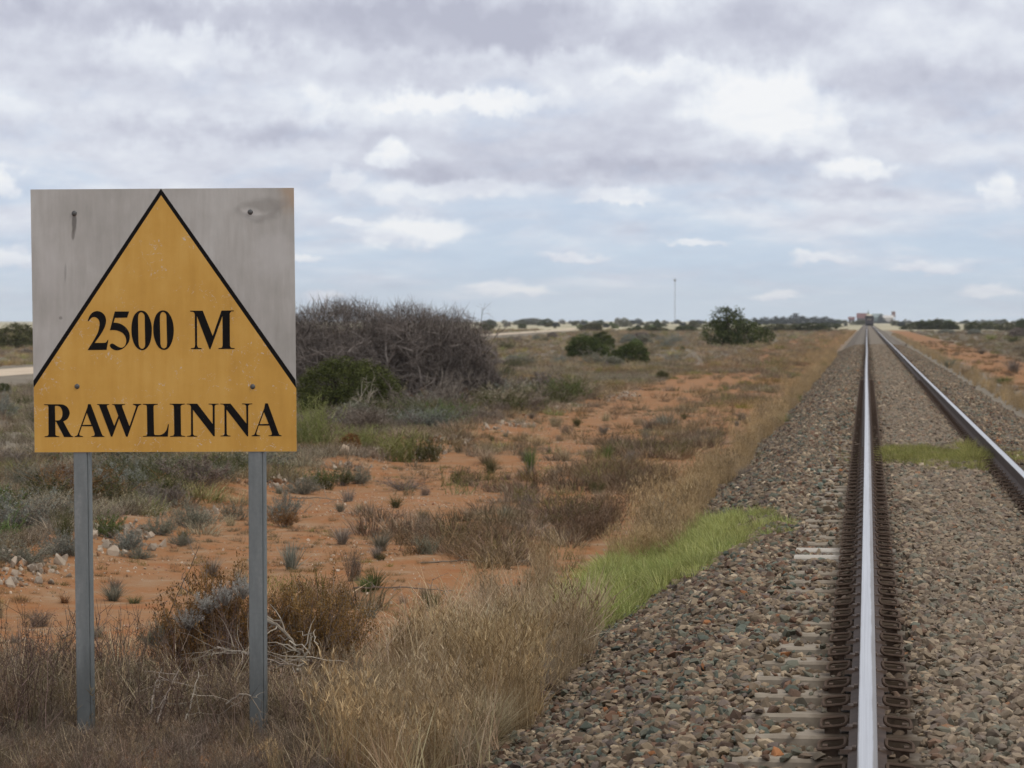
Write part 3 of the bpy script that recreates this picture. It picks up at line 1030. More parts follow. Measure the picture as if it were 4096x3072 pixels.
def bushy(seed, ns, cone, kids, per, leaf, w=.009, flat_=1.0, aspect=.5, outer=.35, sig=.016, curve=.25):
    """open shrub: stems fanning from one foot, side shoots, leaves set along the outer shoots"""
    r_ = np.random.default_rng(seed)
    k = 6
    tt = np.linspace(0, 1, k)
    th = r_.uniform(0, 6.28, ns)
    inc = cone * np.sqrt(r_.uniform(0, 1, ns))
    d = np.stack([np.sin(inc) * np.cos(th), np.sin(inc) * np.sin(th), np.cos(inc)], -1)
    lump = 1 + .28 * np.sin(th * 3 + seed) * np.sin(inc * 4 + seed * 2)
    L = lump * r_.uniform(.62, 1.08, ns)
    P0 = np.stack([r_.normal(0, .05, ns), r_.normal(0, .05, ns), np.full(ns, -.03)], -1)
    S = P0[:, None] + L[:, None, None] * tt[None, :, None] * d[:, None]
    S[:, :, 2] += curve * L[:, None] * (tt ** 2 - tt)[None] * np.sin(inc)[:, None]
    S[:, 1:] += np.cumsum(r_.normal(0, .022, (ns, k - 1, 3)), 1)
    b = MB()
    b.tubes(S, (w * (1 - .75 * tt))[None].repeat(ns, 0), r_.uniform(.2, 1, ns))
    m = ns * kids
    pi_ = np.repeat(np.arange(ns), kids)
    f = outer + (1 - outer) * r_.uniform(0, 1, m) ** .8
    i0 = np.minimum((f * (k - 1)).astype(int), k - 2)
    fr_ = (f * (k - 1) - i0)[:, None]
    q0 = S[pi_, i0] * (1 - fr_) + S[pi_, i0 + 1] * fr_
    dv = d[pi_] + r_.normal(0, .55, (m, 3)) + np.array([0, 0, .35])
    dv /= np.linalg.norm(dv, axis=1, keepdims=True)
    Ls = r_.uniform(.10, .24, m)
    Q = q0[:, None] + Ls[:, None, None] * np.linspace(0, 1, 4)[None, :, None] * dv[:, None]
    b.tubes(Q, np.tile(w * np.array([.4, .33, .25, .12]), (m, 1)), r_.uniform(.2, 1, m))
    n = m * per
    pj = np.repeat(np.arange(m), per)
    f = r_.uniform(.1, 1.05, n)[:, None]
    c = Q[pj, 0] * (1 - f) + Q[pj, 3] * f + r_.normal(0, sig, (n, 3))
    c[:, 2] = np.abs(c[:, 2])
    tn = np.repeat(r_.uniform(.15, .85, m), per) + r_.normal(0, .13, n)
    lv = MB()
    lv.leaves(c, leaf, aspect, tn.clip(0, 1), 0, .4)
    va = np.concatenate(lv.v)
    wd = max(np.ptp(np.percentile(va[:, 0], [1, 99])), np.ptp(np.percentile(va[:, 1], [1, 99])))
    hz = np.percentile(va[:, 2], 98.5)
    for q in (b, lv):
        q.v = [u_ * np.array([1 / wd, 1 / wd, 1 / hz]) for u_ in q.v]
    return [('foliage', lv.mesh('foliage'), None), ('stems', b.mesh('stems'), M_STEM)]


M_STEM = MAT['dead_wood']
PRO = {}           # kind -> list of variants, each a list of (part name, mesh, default material)


def proto(kind, *variants):
    PRO[kind] = variants


def leafy_set(seed, clumps, per, size, sig, nst, **kw):
    b, cc_ = leafy(seed, clumps, per, size, sig, **kw)
    return [('foliage', b.mesh('foliage'), None), ('stems', stems_to(cc_, nst).mesh('stems'), MAT['bark'])]


proto('fine_shrub', *[bushy(s, 170, 1.0, 13, 26, .026, .006, outer=.2, sig=.020) for s in (1, 2)])
proto('dense_shrub', *[leafy_set(s, 800, 44, .024, .030, 70) for s in (1, 2)])
proto('open_shrub', *[bushy(s, 46, 1.0, 7, 13, .050, .010, outer=.3, sig=.022) for s in (31, 32, 33)])
proto('shrub', *[leafy_set(s, 280, 20, .060, .042, 26, amp=.36) for s in (3, 4, 5)])
proto('wide_shrub', *[leafy_set(s, 420, 24, .046, .034, 26, amp=.34, lumps=14) for s in (6, 7)])
proto('saltbush', *[bushy(s, 80, 1.25, 8, 15, .036, .008, outer=.25, sig=.020) for s in (8, 9, 10, 11)])
far_sets = []
for s in range(20, 26):
    b, cc_ = leafy(s, 110, 12, .12, .06, amp=.4, lumps=6)
    far_sets.append([('foliage', b.mesh('foliage'), None)])
proto('far_bush', *far_sets)


def feather(seed):
    b = weed(90, .26, 1.0, .022, 20, .012)
    return [('foliage', unit(b).mesh('foliage'), None)]


proto('feathery', feather(1), feather(2))
proto('tuft', *[[('foliage', unit(tuft(260, .10, 1.0, .38, .35, .018)).mesh('foliage'), None)] for _ in range(4)])
proto('fine_tussock', *[[('foliage', unit(tuft(1300, .13, 1.0, .55, .42, .0065, k=5)).mesh('foliage'), None)] for _ in range(2)])
proto('spiky_tuft', *[[('foliage', unit(tuft(170, .10, 1.0, .34, .05, .022)).mesh('foliage'), None)] for _ in range(2)])
proto('low_tuft', *[[('foliage', unit(tuft(160, .30, 1.0, .7, .5, .03)).mesh('foliage'), None)] for _ in range(3)])
proto('twiggy', *[[('twigs', unit(branching(26, 4, (4, 4, 3), .55, .014, .8, .12, .1, seed=s)[0]).mesh('twigs'), MAT['dead_wood'])] for s in (4, 5)])
proto('bare_stems', *[[('twigs', unit(branching(7, 3, (4, 4), .7, .022, .5, .0, .05, seed=s)[0]).mesh('twigs'), MAT['stick'])] for s in (8, 9)])


def plant(kind, x, y, w, h, mat, name, label, cat='shrub', group=None, var=None, rz=None, dz=0.0, pos=None, sink=.02):
    """stand a plant whose foot shows at preview pixel x, y; w, h in preview pixels"""
    if pos is None:
        X_, Y_ = ground(x, y)
        W_, H_ = w * MPP * Y_, h * MPP * Y_
    else:
        X_, Y_ = pos
        W_, H_ = w, h
    vs = PRO[kind]
    v = vs[(random.randrange(len(vs)) if var is None else var % len(vs))]
    rz = random.uniform(0, 6.28) if rz is None else rz
    Z_ = float(Hgt(X_, Y_)) - sink * H_ + dz
    if len(v) == 1:
        o = link(name, v[0][1], None, (X_, Y_, Z_), mat or v[0][2])
        o.rotation_euler = (0, 0, rz)
        o.scale = (W_, W_, H_)
        return tag(o, label, cat, group)
    r = empty(name, (X_, Y_, Z_), label, cat, group, rz, (W_, W_, H_))
    for pn, me, dm in v:
        link(pn, me, r, (0, 0, 0), mat if dm is None else dm)
    return r


M = MAT
# ------------------------------------------------------------------ big dead thicket and the shrubs in front of it
tx, ty = ground(790, 872)
r = empty('dead_thicket', (tx, ty, 0), 'large grey leafless thicket with tangled twigs behind the signboard', 'thicket')
b, tips = branching(60, 5, (5, 5, 4, 3), 1.35, .036, 1.15, .20, 1.0, up=.80, ratio=.62, seed=21)
v = np.concatenate(b.v)
Wm = 600 * MPP * ty
sx_ = Wm / (np.percentile(v[:, 0], 99) - np.percentile(v[:, 0], 1))
sz_ = 215 * MPP * ty / np.percentile(v[:, 2], 99.3)
def clamp_(q):
    q = q * np.array([sx_, sx_ * .6, sz_])
    A_ = np.array([Wm * .60, Wm * .36, 262 * MPP * ty])
    return A_ * np.tanh(q / A_) / .96


b.v = [clamp_(q) for q in b.v]
link('branches', b.mesh('branches', [M['dead_wood']]), r)
lf = MB()
c = tips.reshape(-1, 3)
c = c[rng.choice(len(c), 15000)] * np.array([sx_, sx_ * .6, sz_])
c = c + rng.normal(0, .05, c.shape)
c[:, 2] = np.abs(c[:, 2])
c = c[c[:, 2] < .8 * 232 * MPP * ty]
lf.leaves(c, .045, .4, rng.uniform(0, .65, len(c)))
q_ = MPP * ty
for (ox, w_m, h_m, cnt, sd_) in ((-50, 430, 218, 17000, 77), (125, 340, 214, 14000, 79), (-200, 240, 205, 7000, 80), (178, 180, 160, 6500, 81), (250, 120, 80, 3000, 82)):
    for (c_, grow, ln_, asp, inner, tl) in ((cnt, 1.0, .30, .030, .5, .8), (cnt // 3, 1.07, .50, .020, .05, 1.0)):
        c = lumpy(c_, sd_, 22, .36, inner)
        c[:, 2] = np.clip(c[:, 2], 0, None) ** .72
        c = c * np.array([w_m * q_ * grow, w_m * q_ * .56 * grow, h_m * q_ * grow]) + np.array([ox * q_, 0, 0])
        lf.leaves(c, ln_, asp, rng.uniform(0, tl, len(c)), 0, .3 if inner > .2 else .8)
link('withered_twigs', lf.mesh('withered_twigs', [M['dead_wood']]), r)
sk = MB()
plant('twiggy', 1035, 868, 150, 90, None, 'dead_bush', 'low dark dead bush spreading from the right foot of the grey thicket', 'dead bush')
plant('twiggy', 960, 898, 150, 100, None, 'dead_bush', 'pinkish brown twiggy bush below the right half of the thicket', 'dead bush').material_slots[0].material = M['grey_brown']
plant('twiggy', 880, 905, 120, 80, None, 'dead_bush', 'greyish twig bush right of the dark olive shrub', 'dead bush').material_slots[0].material = M['grey_brown']
plant('dense_shrub', 752, 897, 250, 138, M['shrub_green'], 'olive_shrub', 'broad dark green shrub in front of the grey thicket', 'shrub')
plant('bare_stems', 783, 905, 70, 96, None, 'bare_sapling', 'pale bare sapling in front of the broad dark green shrub', 'sapling', var=0)
plant('feathery', 676, 975, 130, 122, M['green'], 'feathery_shrub', 'bright green feathery shrub beside the lower right edge of the signboard', 'shrub')
plant('feathery', 775, 985, 100, 66, M['green'], 'feathery_shrub', 'olive green feathery bush behind the orange-brown clump', 'shrub')
plant('shrub', 757, 1003, 62, 48, M['rust'], 'rusty_shrub', 'orange-brown clump on the rubble bank beside the sign', 'shrub')
plant('feathery', 868, 1000, 135, 74, M['green'], 'feathery_shrub', 'wide green feathery bush right of the orange-brown clump', 'shrub')
plant('feathery', 925, 1000, 90, 62, M['olive'], 'feathery_shrub', 'dull olive feathery bush joined to the wide green one', 'shrub')
plant('saltbush', 835, 900, 40, 28, M['silver'], 'saltbush', 'whitish saltbush low at the foot of the dark green shrub', 'shrub')
plant('saltbush', 905, 905, 70, 34, M['sage'], 'saltbush', 'grey-green saltbush under the middle of the thicket', 'shrub')
plant('shrub', 880, 870, 60, 40, M['olive'], 'olive_shrub', 'small yellow-olive shrub at the right edge of the dark green shrub', 'shrub')
plant('feathery', 1095, 893, 60, 45, M['sage'], 'feathery_shrub', 'dusky green upright bush right of the thicket foot', 'shrub')
plant('bare_stems', 760, 915, 60, 36, None, 'bare_sapling', 'low pale sticks left of the bare sapling', 'sapling', var=1)
for (x, y, w, h) in ((690, 925, 120, 42), (780, 930, 130, 34), (860, 930, 130, 36), (960, 925, 120, 34), (1040, 915, 110, 32), (720, 905, 60, 40), (830, 945, 110, 28)):
    plant('feathery', x, y, w * .9, h * .8, M['grey_brown'], 'dry_bush', 'grey-brown dry herb bush growing in the belt below the thicket', 'dry bush', 'dry herb bushes below the thicket')

# ------------------------------------------------------------------ mid plain shrubs (right of the thicket)
plant('wide_shrub', 1264, 777, 112, 60, M['dark_green'], 'dark_shrub', 'very dark green shrub, taller of a pair on the open plain', 'shrub', sink=.05)
plant('wide_shrub', 1302, 760, 74, 46, M['dark_green'], 'dark_shrub', 'very dark green shrub leaning against the taller one of the pair', 'shrub')
plant('wide_shrub', 1362, 789, 102, 54, M['dark_green'], 'dark_shrub', 'round dark green shrub, lower and nearer of the pair', 'shrub')
plant('saltbush', 1210, 788, 48, 23, M['blue_grey'], 'saltbush', 'pale grey-blue saltbush left of the dark shrub pair', 'shrub')
plant('saltbush', 1290, 790, 86, 34, M['sage'], 'saltbush', 'pale sage bush between the two dark shrubs', 'shrub')
plant('shrub', 1374, 752, 36, 22, M['mid_green'], 'olive_shrub', 'small yellow-green shrub behind the round dark shrub', 'shrub')
plant('saltbush', 1442, 752, 44, 22, M['blue_grey'], 'saltbush', 'grey-blue saltbush, largest of the scatter on the plain before the tree', 'shrub')
plant('saltbush', 1462, 742, 50, 22, M['blue_grey'], 'saltbush', 'pale grey saltbush behind the largest blue one', 'shrub')
plant('saltbush', 1425, 736, 26, 12, M['blue_grey'], 'saltbush', 'small grey saltbush left of the pale grey one', 'shrub')
plant('shrub', 1474, 757, 12, 10, M['dark_green'], 'dark_shrub', 'tiny blackish shrub just right of the grey-blue saltbush', 'shrub')
plant('bare_stems', 1482, 752, 30, 26, None, 'bare_sapling', 'leafless grey bush between the saltbushes and the tree', 'sapling', var=0)
plant('twiggy', 1117, 738, 28, 16, None, 'dead_bush', 'dark grey dead bush on the plain below the pale road', 'dead bush')
plant('twiggy', 1088, 752, 18, 10, None, 'dead_bush', 'small grey dead bush nearest the thicket edge on the plain', 'dead bush')
plant('saltbush', 1096, 736, 24, 11, M['sage'], 'saltbush', 'low sage bush left of the dark grey dead bush', 'shrub')
plant('shrub', 1052, 716, 28, 16, M['dark_green'], 'dark_shrub', 'dark green shrub behind the thicket at the start of the pale road', 'shrub')
plant('shrub', 1240, 866, 22, 18, M['mid_green'], 'olive_shrub', 'bright little green shrub at the edge of the bank line', 'shrub')
plant('shrub', 1262, 858, 18, 14, M['olive'], 'olive_shrub', 'olive shrub just right of the bright little green one', 'shrub')
plant('shrub', 1430, 820, 36, 20, M['olive'], 'olive_shrub', 'olive clump on the bank right of the round dark shrub', 'shrub')


# two stemmed tree
def tree(loc, H_, W_, label, name='tree', crown=M['dark_green'], trunks=((-.14, .0), (.18, .04)), seed=30, leaf=.14, clumps=150, per=16, blobs=None, cat='tree'):
    r = empty(name, loc, label, cat)
    rl = np.random.default_rng(seed)
    blobs = blobs or [(-.30, .36, .30, .36), (-.05, .48, .30, .42), (.22, .34, .32, .34), (-.12, .84, .19, .16), (.03, .78, .16, .2), (.42, .24, .2, .24), (-.24, .74, .14, .14), (.0, .25, .4, .24)]
    cs = []
    wts = np.array([b_[2] * b_[3] for b_ in blobs])
    for i in rl.choice(len(blobs), clumps, p=wts / wts.sum()):
        bx, bz, rw, rh = blobs[i]
        d = rl.normal(size=3)
        d /= np.linalg.norm(d)
        d *= rl.uniform(.55, 1.0)
        cs.append((W_ * (bx + d[0] * rw * .8), W_ * d[1] * rw * .8, H_ * max(bz + d[2] * rh * .8, .07)))
    cs = np.array(cs)
    tr = MB()
    for (ox, oy) in trunks:
        k = 7
        t_ = np.linspace(0, 1, k)
        pth = np.stack([W_ * (ox + .06 * np.sin(t_ * 3 + ox * 9)), W_ * oy + 0 * t_, t_ * H_ * .62 - .1], -1)
        tr.tubes([pth], [H_ * .028 * (1 - .65 * t_)], .4, 0, 7)
        near = cs[np.argsort(np.abs(cs[:, 0] - W_ * ox) + rl.uniform(0, .5, len(cs)))[:26]]
        for c_ in near:
            s_ = pth[rl.integers(2, k)]
            q_ = np.linspace(0, 1, 4)[:, None]
            tr.tubes([s_ * (1 - q_) + c_ * q_ + np.array([0, 0, .04]) * q_ * (1 - q_)], [H_ * np.array([.010, .008, .006, .003])], .6)
    link('trunk', tr.mesh('trunk', [M['bark']]), r)
    lf = MB()
    p = np.repeat(cs, per, 0) + rl.normal(0, .055 * H_, (clumps * per, 3))
    ct = np.repeat(rl.uniform(.1, .9, clumps), per)
    lf.leaves(p, leaf, .5, (ct + rl.normal(0, .15, clumps * per)).clip(0, 1))
    link('crown', lf.mesh('crown', [crown]), r)
    return r


tx, ty = ground(1588, 749)
tree((tx, ty, 0), 86 * MPP * ty, 150 * MPP * ty, 'two-stemmed dark green tree standing alone left of the track', leaf=.18, clumps=260, per=30)

# ------------------------------------------------------------------ left side shrubs seen past the sign
plant('shrub', 36, 752, 120, 58, M['olive'], 'olive_shrub', 'large dark olive bush left of the sign beyond the pale road', 'shrub', sink=.06)
plant('shrub', -30, 748, 90, 48, M['olive'], 'olive_shrub', 'dull olive bush cut off by the left border beyond the pale road', 'shrub')
plant('saltbush', 2, 905, 76, 62, M['blue_grey'], 'saltbush', 'silvery blue saltbush at the left border below the pale road', 'shrub')
plant('shrub', 6, 850, 50, 24, M['dark_green'], 'dark_shrub', 'dark green bush behind the silvery saltbush at the left border', 'shrub')
plant('feathery', 50, 880, 60, 30, M['olive'], 'feathery_shrub', 'dull green bush close to the left edge of the signboard', 'shrub')
plant('feathery', 62, 1062, 150, 72, M['sage'], 'feathery_shrub', 'dusty olive bush left of the left post', 'shrub')
plant('feathery', 30, 1165, 120, 80, M['grey_brown'], 'dry_bush', 'purplish brown dry bush left of the left post', 'dry bush')
plant('feathery', 110, 1120, 90, 60, M['pale_straw'], 'dry_bush', 'straw coloured dry bush touching the left post', 'dry bush')
plant('saltbush', 50, 1243, 140, 54, M['sage'], 'saltbush', 'wide low sage-green saltbush at the left border on the bank', 'shrub')
plant('saltbush', 132, 1215, 100, 56, M['blue_grey'], 'saltbush', 'grey-green saltbush beside the left post on the bank', 'shrub')
plant('feathery', 140, 1200, 60, 78, M['olive'], 'feathery_shrub', 'dark olive upright bush hidden partly by the left post', 'shrub')
plant('twiggy', 135, 1180, 110, 36, None, 'dead_bush', 'fallen grey brushwood left of the left post', 'dead bush').material_slots[0].material = M['stick']
plant('open_shrub', 235, 1185, 74, 56, M['mid_green'], 'green_shrub', 'small bright green bush between the posts', 'shrub')
plant('saltbush', 280, 1195, 90, 50, M['blue_grey'], 'saltbush', 'blue-grey saltbush right of the bright green bush', 'shrub')
plant('saltbush', 345, 1170, 80, 50, M['sage'], 'saltbush', 'pale sage saltbush in the middle between the posts', 'shrub')
plant('saltbush', 420, 1150, 110, 62, M['sage'], 'saltbush', 'broad grey saltbush left of the right post', 'shrub')
plant('saltbush', 390, 1185, 60, 30, M['sage'], 'saltbush', 'low round sage tuft at the rim of the red dirt', 'shrub')
plant('saltbush', 300, 1205, 80, 26, M['sage'], 'saltbush', 'low creeping saltbush on the red dirt rim right of the left post', 'shrub')
plant('feathery', 403, 1030, 80, 52, M['mid_green'], 'feathery_shrub', 'soft green bush under the signboard in the middle', 'shrub')
plant('open_shrub', 477, 1010, 56, 28, M['dark_green'], 'dark_shrub', 'low dark green shrub just under the signboard by the right post', 'shrub')
plant('bare_stems', 415, 1085, 64, 78, None, 'bare_sapling', 'bleached dead sticks standing between the posts', 'sapling', var=1)
plant('bare_stems', 375, 1072, 60, 40, None, 'bare_sapling', 'grey leaning sticks left of the bleached ones', 'sapling', var=0)
for (x, y, w, h, m, l) in ((250, 1090, 110, 50, 'grey_brown', 'brown dry bush right of the left post'), (330, 1070, 120, 48, 'grey_brown', 'mauve-brown dry bush in the middle under the sign'),
                           (300, 1110, 60, 44, 'olive', 'olive bush in front of the mauve-brown dry bush'), (480, 1075, 110, 44, 'sage', 'grey herb bush left of the right post under the sign'),
                           (505, 1120, 80, 44, 'sage', 'grey-green bush touching the right post'), (225, 1030, 130, 46, 'sage', 'grey-green bush right behind the left post'),
                           (30, 1010, 120, 40, 'grey_brown', 'brown-grey bush at the left border below the saltbush'), (120, 1000, 100, 40, 'sage', 'pale bush behind the left post top'),
                           (300, 1030, 100, 40, 'grey_brown', 'brown herb bush left of the soft green bush'), (540, 1040, 110, 44, 'grey_brown', 'brown-grey herb bush behind the right post')):
    plant('feathery', x, y, w, h, M[m], 'dry_bush', l, 'dry bush')
# bank right of the right post
plant('saltbush', 612, 1120, 96, 66, M['blue_grey'], 'saltbush', 'blue-grey saltbush right of the right post', 'shrub')
plant('open_shrub', 615, 1140, 84, 40, M['rust'], 'rusty_shrub', 'orange-brown skirt in front of the blue-grey saltbush', 'shrub')
plant('saltbush', 652, 1070, 84, 42, M['sage'], 'saltbush', 'pale sage saltbush on the rubble bank', 'shrub')
plant('open_shrub', 690, 1052, 74, 36, M['mid_green'], 'green_shrub', 'fresh green bush on the rubble bank', 'shrub')
plant('open_shrub', 740, 1048, 70, 38, M['olive'], 'olive_shrub', 'olive bush right of the fresh green one on the bank', 'shrub')
plant('saltbush', 775, 1045, 60, 40, M['sage'], 'saltbush', 'grey-green saltbush at the right end of the bank row', 'shrub')
plant('twiggy', 872, 1056, 112, 26, None, 'brushwood', 'heap of dark fallen brushwood on the red dirt', 'brushwood')
plant('open_shrub', 985, 1043, 30, 26, M['dark_green'], 'dark_shrub', 'small dark green bush right of the brushwood heap', 'shrub')
plant('tuft', 1060, 1018, 60, 40, M['olive'], 'grass_tuft', 'olive grass tuft on the far rim of the red dirt', 'grass tuft')
plant('tuft', 1145, 1020, 50, 66, M['mid_green'], 'grass_tuft', 'tall green-yellow grass tuft at the rim of the red dirt', 'grass tuft')
plant('tuft', 1123, 1034, 28, 26, M['pale_straw'], 'grass_tuft', 'small pale tuft below the tall green-yellow one', 'grass tuft')
plant('tuft', 1312, 1000, 38, 50, M['mid_green'], 'grass_tuft', 'upright pale green tuft on the dirt near the verge', 'grass tuft')
plant('tuft', 1050, 1000, 70, 36, M['straw'], 'grass_tuft', 'straw tuft behind the olive one', 'grass tuft')
plant('tuft', 1440, 930, 60, 46, M['sage'], 'grass_tuft', 'grey-green tuft by the straw verge farther along the dirt', 'grass tuft')
plant('tuft', 822, 1192, 70, 50, M['sage'], 'grass_tuft', 'grey-green tuft alone on the red dirt', 'grass tuft')
plant('spiky_tuft', 629, 1232, 78, 66, M['blue_grey'], 'spiky_tuft', 'spiky blue-green tuft right of the right post', 'grass tuft')
plant('tuft', 808, 1275, 90, 52, M['olive'], 'grass_tuft', 'yellow-green tuft at the edge of the straw grass', 'grass tuft')
plant('tuft', 790, 1278, 70, 40, M['mid_green'], 'grass_tuft', 'green tuft beside the yellow-green one', 'grass tuft')
plant('tuft', 855, 1102, 50, 32, M['olive'], 'grass_tuft', 'olive tuft below the brushwood heap', 'grass tuft')
plant('tuft', 735, 1108, 40, 26, M['sage'], 'grass_tuft', 'small grey-green tuft on the dirt below the bank', 'grass tuft')
plant('tuft', 777, 1112, 30, 26, M['straw'], 'grass_tuft', 'small straw tuft right of the grey-green one', 'grass tuft')
plant('tuft', 245, 1295, 84, 44, M['sage'], 'grass_tuft', 'grey-green tuft on the dirt beside the left post', 'grass tuft')
plant('low_tuft', 140, 1303, 52, 24, M['rust'], 'rusty_shrub', 'small brown creeping plant left of the left post', 'shrub')
plant('low_tuft', 290, 1305, 60, 20, M['olive'], 'low_herb', 'low olive herb right of the tuft by the left post', 'herb')
plant('spiky_tuft', 20, 1470, 64, 70, M['sage'], 'spiky_tuft', 'upright grey-green plant at the left border in the brown weeds', 'herb')
plant('feathery', 765, 1260, 50, 74, M['brown'], 'dry_bush', 'dark wiry bush above the yellow-green tuft', 'dry bush')
# ------------------------------------------------------------------ rocks
for (x, y, w, h, l) in ((480, 1022, 36, 22, 'pale rock under the signboard left of the right post'), (292, 1128, 44, 18, 'flat pale rock on the bank between the posts'),
                        (745, 1010, 26, 22, 'reddish rock beside the orange-brown clump'), (702, 1003, 28, 16, 'orange tinted rock on the bank right of the sign'),
                        (815, 985, 22, 16, 'pale rock behind the wide green bush'), (1165, 1640, 34, 26, 'pale block at the foot of the ballast near the straw grass'),
                        (1210, 1492, 22, 12, 'whitish stone beside the grey tussock at the ballast foot'), (10, 1215, 40, 16, 'pale rock at the left border on the bank')):
    X_, Y_ = ground(x, y)
    b = bmesh.new()
    rr_ = random.Random(x)
    for _ in range(22):
        v = Vector((rr_.gauss(0, 1), rr_.gauss(0, 1), rr_.gauss(0, 1))).normalized() * rr_.uniform(.85, 1.1)
        b.verts.new((v.x * .5 * w * MPP * Y_, v.y * .5 * w * MPP * Y_, (v.z * .6 + .4) * h * MPP * Y_))
    bmesh.ops.convex_hull(b, input=b.verts)
    bmesh.ops.delete(b, geom=[v for v in b.verts if not v.link_faces], context='VERTS')
    me = bpy.data.meshes.new('rock')
    b.to_mesh(me)
    b.free()
    me.materials.append(flat('rock', (.50, .38, .27) if 'red' in l or 'orange' in l else (.50, .43, .34), .95, 0, .3, 14))
    tag(link('rock', me, None, (X_, Y_, float(Hgt(X_, Y_)))), l, 'rock')

# ------------------------------------------------------------------ foreground plants
fx, fy = ground(470, 1500)
fx2, fy2 = ground(655, 1490)
plant('fine_shrub', 468, 1500, 262, 262, M['rust'], 'rusty_shrub', 'dense rust-brown dried shrub left of and behind the right post', 'shrub', var=0)
plant('fine_shrub', 662, 1490, 245, 205, M['rust'], 'rusty_shrub', 'rust-brown dried shrub right of the right post', 'shrub', var=1)
# silver sprig
sx0, sy0 = ground(505, 1500)
for (ox, oz, w_s, h_s, l) in ((-.20, .42, .13, .12, 'silvery white sprig, lowest of those in the rust-brown shrub'), (-.09, .51, .13, .11, 'silvery white sprig in the middle of the rust-brown shrub'),
                              (.01, .55, .11, .12, 'silvery white sprig, right of the middle one in the rust-brown shrub'), (.11, .58, .10, .12, 'silvery sprig against the right post in the rust-brown shrub')):
    plant('open_shrub', 0, 0, w_s * 1.25, h_s, M['silver'], 'silver_sprig', l, 'shrub', pos=(sx0 + ox, sy0 - .26), dz=oz)
plant('saltbush', 0, 0, .16, .14, M['sage'], 'silver_sprig', 'pale green sprig at the left flank of the rust-brown shrub', 'shrub', pos=(sx0 - .40, sy0 - .2), dz=.33, var=2)


def branch(name, label, pts, r0, tint=.5, twigs=0, seed=1, mat='stick'):
    """a dead branch through points (x, y, z)"""
    r_ = np.random.default_rng(seed)
    P_ = np.array(pts, float)
    t = np.linspace(0, len(P_) - 1, 14)
    Q = np.stack([np.interp(t, np.arange(len(P_)), P_[:, c]) for c in range(3)], -1) + r_.normal(0, r0 * .5, (14, 3))
    b = MB()
    b.tubes([Q], [np.linspace(r0, r0 * .4, 14)], tint, 0, 6)
    for _ in range(twigs):
        i = r_.integers(2, 13)
        d = r_.normal(size=3) * np.array([1, 1, .7])
        L = r_.uniform(.08, .30)
        q_ = Q[i] + np.linspace(0, 1, 5)[:, None] * d / np.linalg.norm(d) * L + np.cumsum(r_.normal(0, .012, (5, 3)), 0)
        b.tubes([q_], [np.linspace(r0 * .45, r0 * .14, 5)], r_.uniform(.3, 1))
    o_ = link(name, b.mesh(name, [M[mat]]))
    return tag(o_, label, 'dead branch')


def dp(x, y, Y):
    return tuple(at(x, y, Y))


branch('dead_branch', 'thick forked dead branch leaning right of the right post', [dp(572, 1340, 16.0), dp(600, 1350, 15.9), dp(640, 1395, 15.8), dp(668, 1430, 15.9)], .011, .4, 14, 2)
branch('dead_branch', 'pale broken branch end rising right of the right post', [dp(640, 1450, 15.7), dp(655, 1425, 15.7), dp(672, 1385, 15.7), dp(676, 1368, 15.7)], .009, .6, 7, 3)
branch('dead_branch', 'long thin dead branch crossing low behind the right post', [dp(470, 1400, 15.4), dp(540, 1412, 15.4), dp(600, 1430, 15.4), dp(655, 1440, 15.5)], .006, .8, 16, 4)
branch('dead_branch', 'bent stick arching across the foot of the right post', [dp(490, 1520, 14.6), dp(520, 1498, 14.55), dp(540, 1500, 14.55), dp(565, 1540, 14.6)], .005, .6, 4, 5)
branch('dead_branch', 'crooked twig cluster left of the right post', [dp(455, 1415, 15.2), dp(500, 1405, 15.2), dp(545, 1410, 15.2)], .004, .8, 18, 6)
branch('dead_branch', 'bleached stick leaning in the weeds between the posts', [dp(340, 1560, 14.5), dp(360, 1500, 14.5), dp(390, 1440, 14.5)], .005, 1.0, 5, 7)
branch('dead_branch', 'second bleached stick in the weeds, right of the first', [dp(400, 1560, 14.6), dp(415, 1510, 14.6), dp(430, 1450, 14.6)], .005, 1.0, 6, 8)
branch('dead_branch', 'short bleached stick left of the two leaning ones', [dp(325, 1540, 14.7), dp(335, 1480, 14.7), dp(350, 1445, 14.7)], .005, .9, 5, 9)
branch('dead_branch', 'long wiry stem arching up left of the rust-brown shrub', [dp(350, 1370, 17), dp(380, 1290, 17), dp(410, 1230, 17), dp(430, 1180, 17)], .004, .1, 12, 10, 'dead_wood')
for i, (x, y) in enumerate(((1010, 1223), (870, 1282), (1090, 1160), (690, 1085))):
    X_, Y_ = ground(x, y)
    branch('fallen_stick', 'thin dead stick lying flat on the red dirt', [(X_ - .4, Y_ + .1 * i, .03), (X_, Y_, .05), (X_ + .4, Y_ - .1, .03)], .008, .2, 9, 40 + i)['group'] = 'sticks lying on the red dirt'
# tussocks at the ballast foot
plant('fine_tussock', 1135, 1508, 160, 112, M['grey_brown'], 'grey_tussock', 'larger fine grey tussock at the foot of the ballast', 'tussock', var=0)
plant('fine_tussock', 1228, 1378, 96, 74, M['grey_brown'], 'grey_tussock', 'smaller fine grey tussock beside the green grass patch', 'tussock', var=1)
plant('tuft', 1205, 1410, 60, 58, M['olive'], 'grass_tuft', 'yellow-green tuft between the two grey tussocks', 'grass tuft')
plant('fine_tussock', 1050, 1610, 230, 130, M['straw'], 'straw_tussock', 'drooping straw tussock spilling onto the ballast in the foreground', 'tussock', var=1)
plant('fine_tussock', 955, 1660, 230, 100, M['pale_straw'], 'straw_tussock', 'pale tangled tussock at the bottom border between sign and ballast', 'tussock', var=0)
plant('twiggy', 1150, 1612, 70, 30, None, 'dead_bush', 'dark dried weed on the ballast foot beside the straw tussock', 'dead bush')
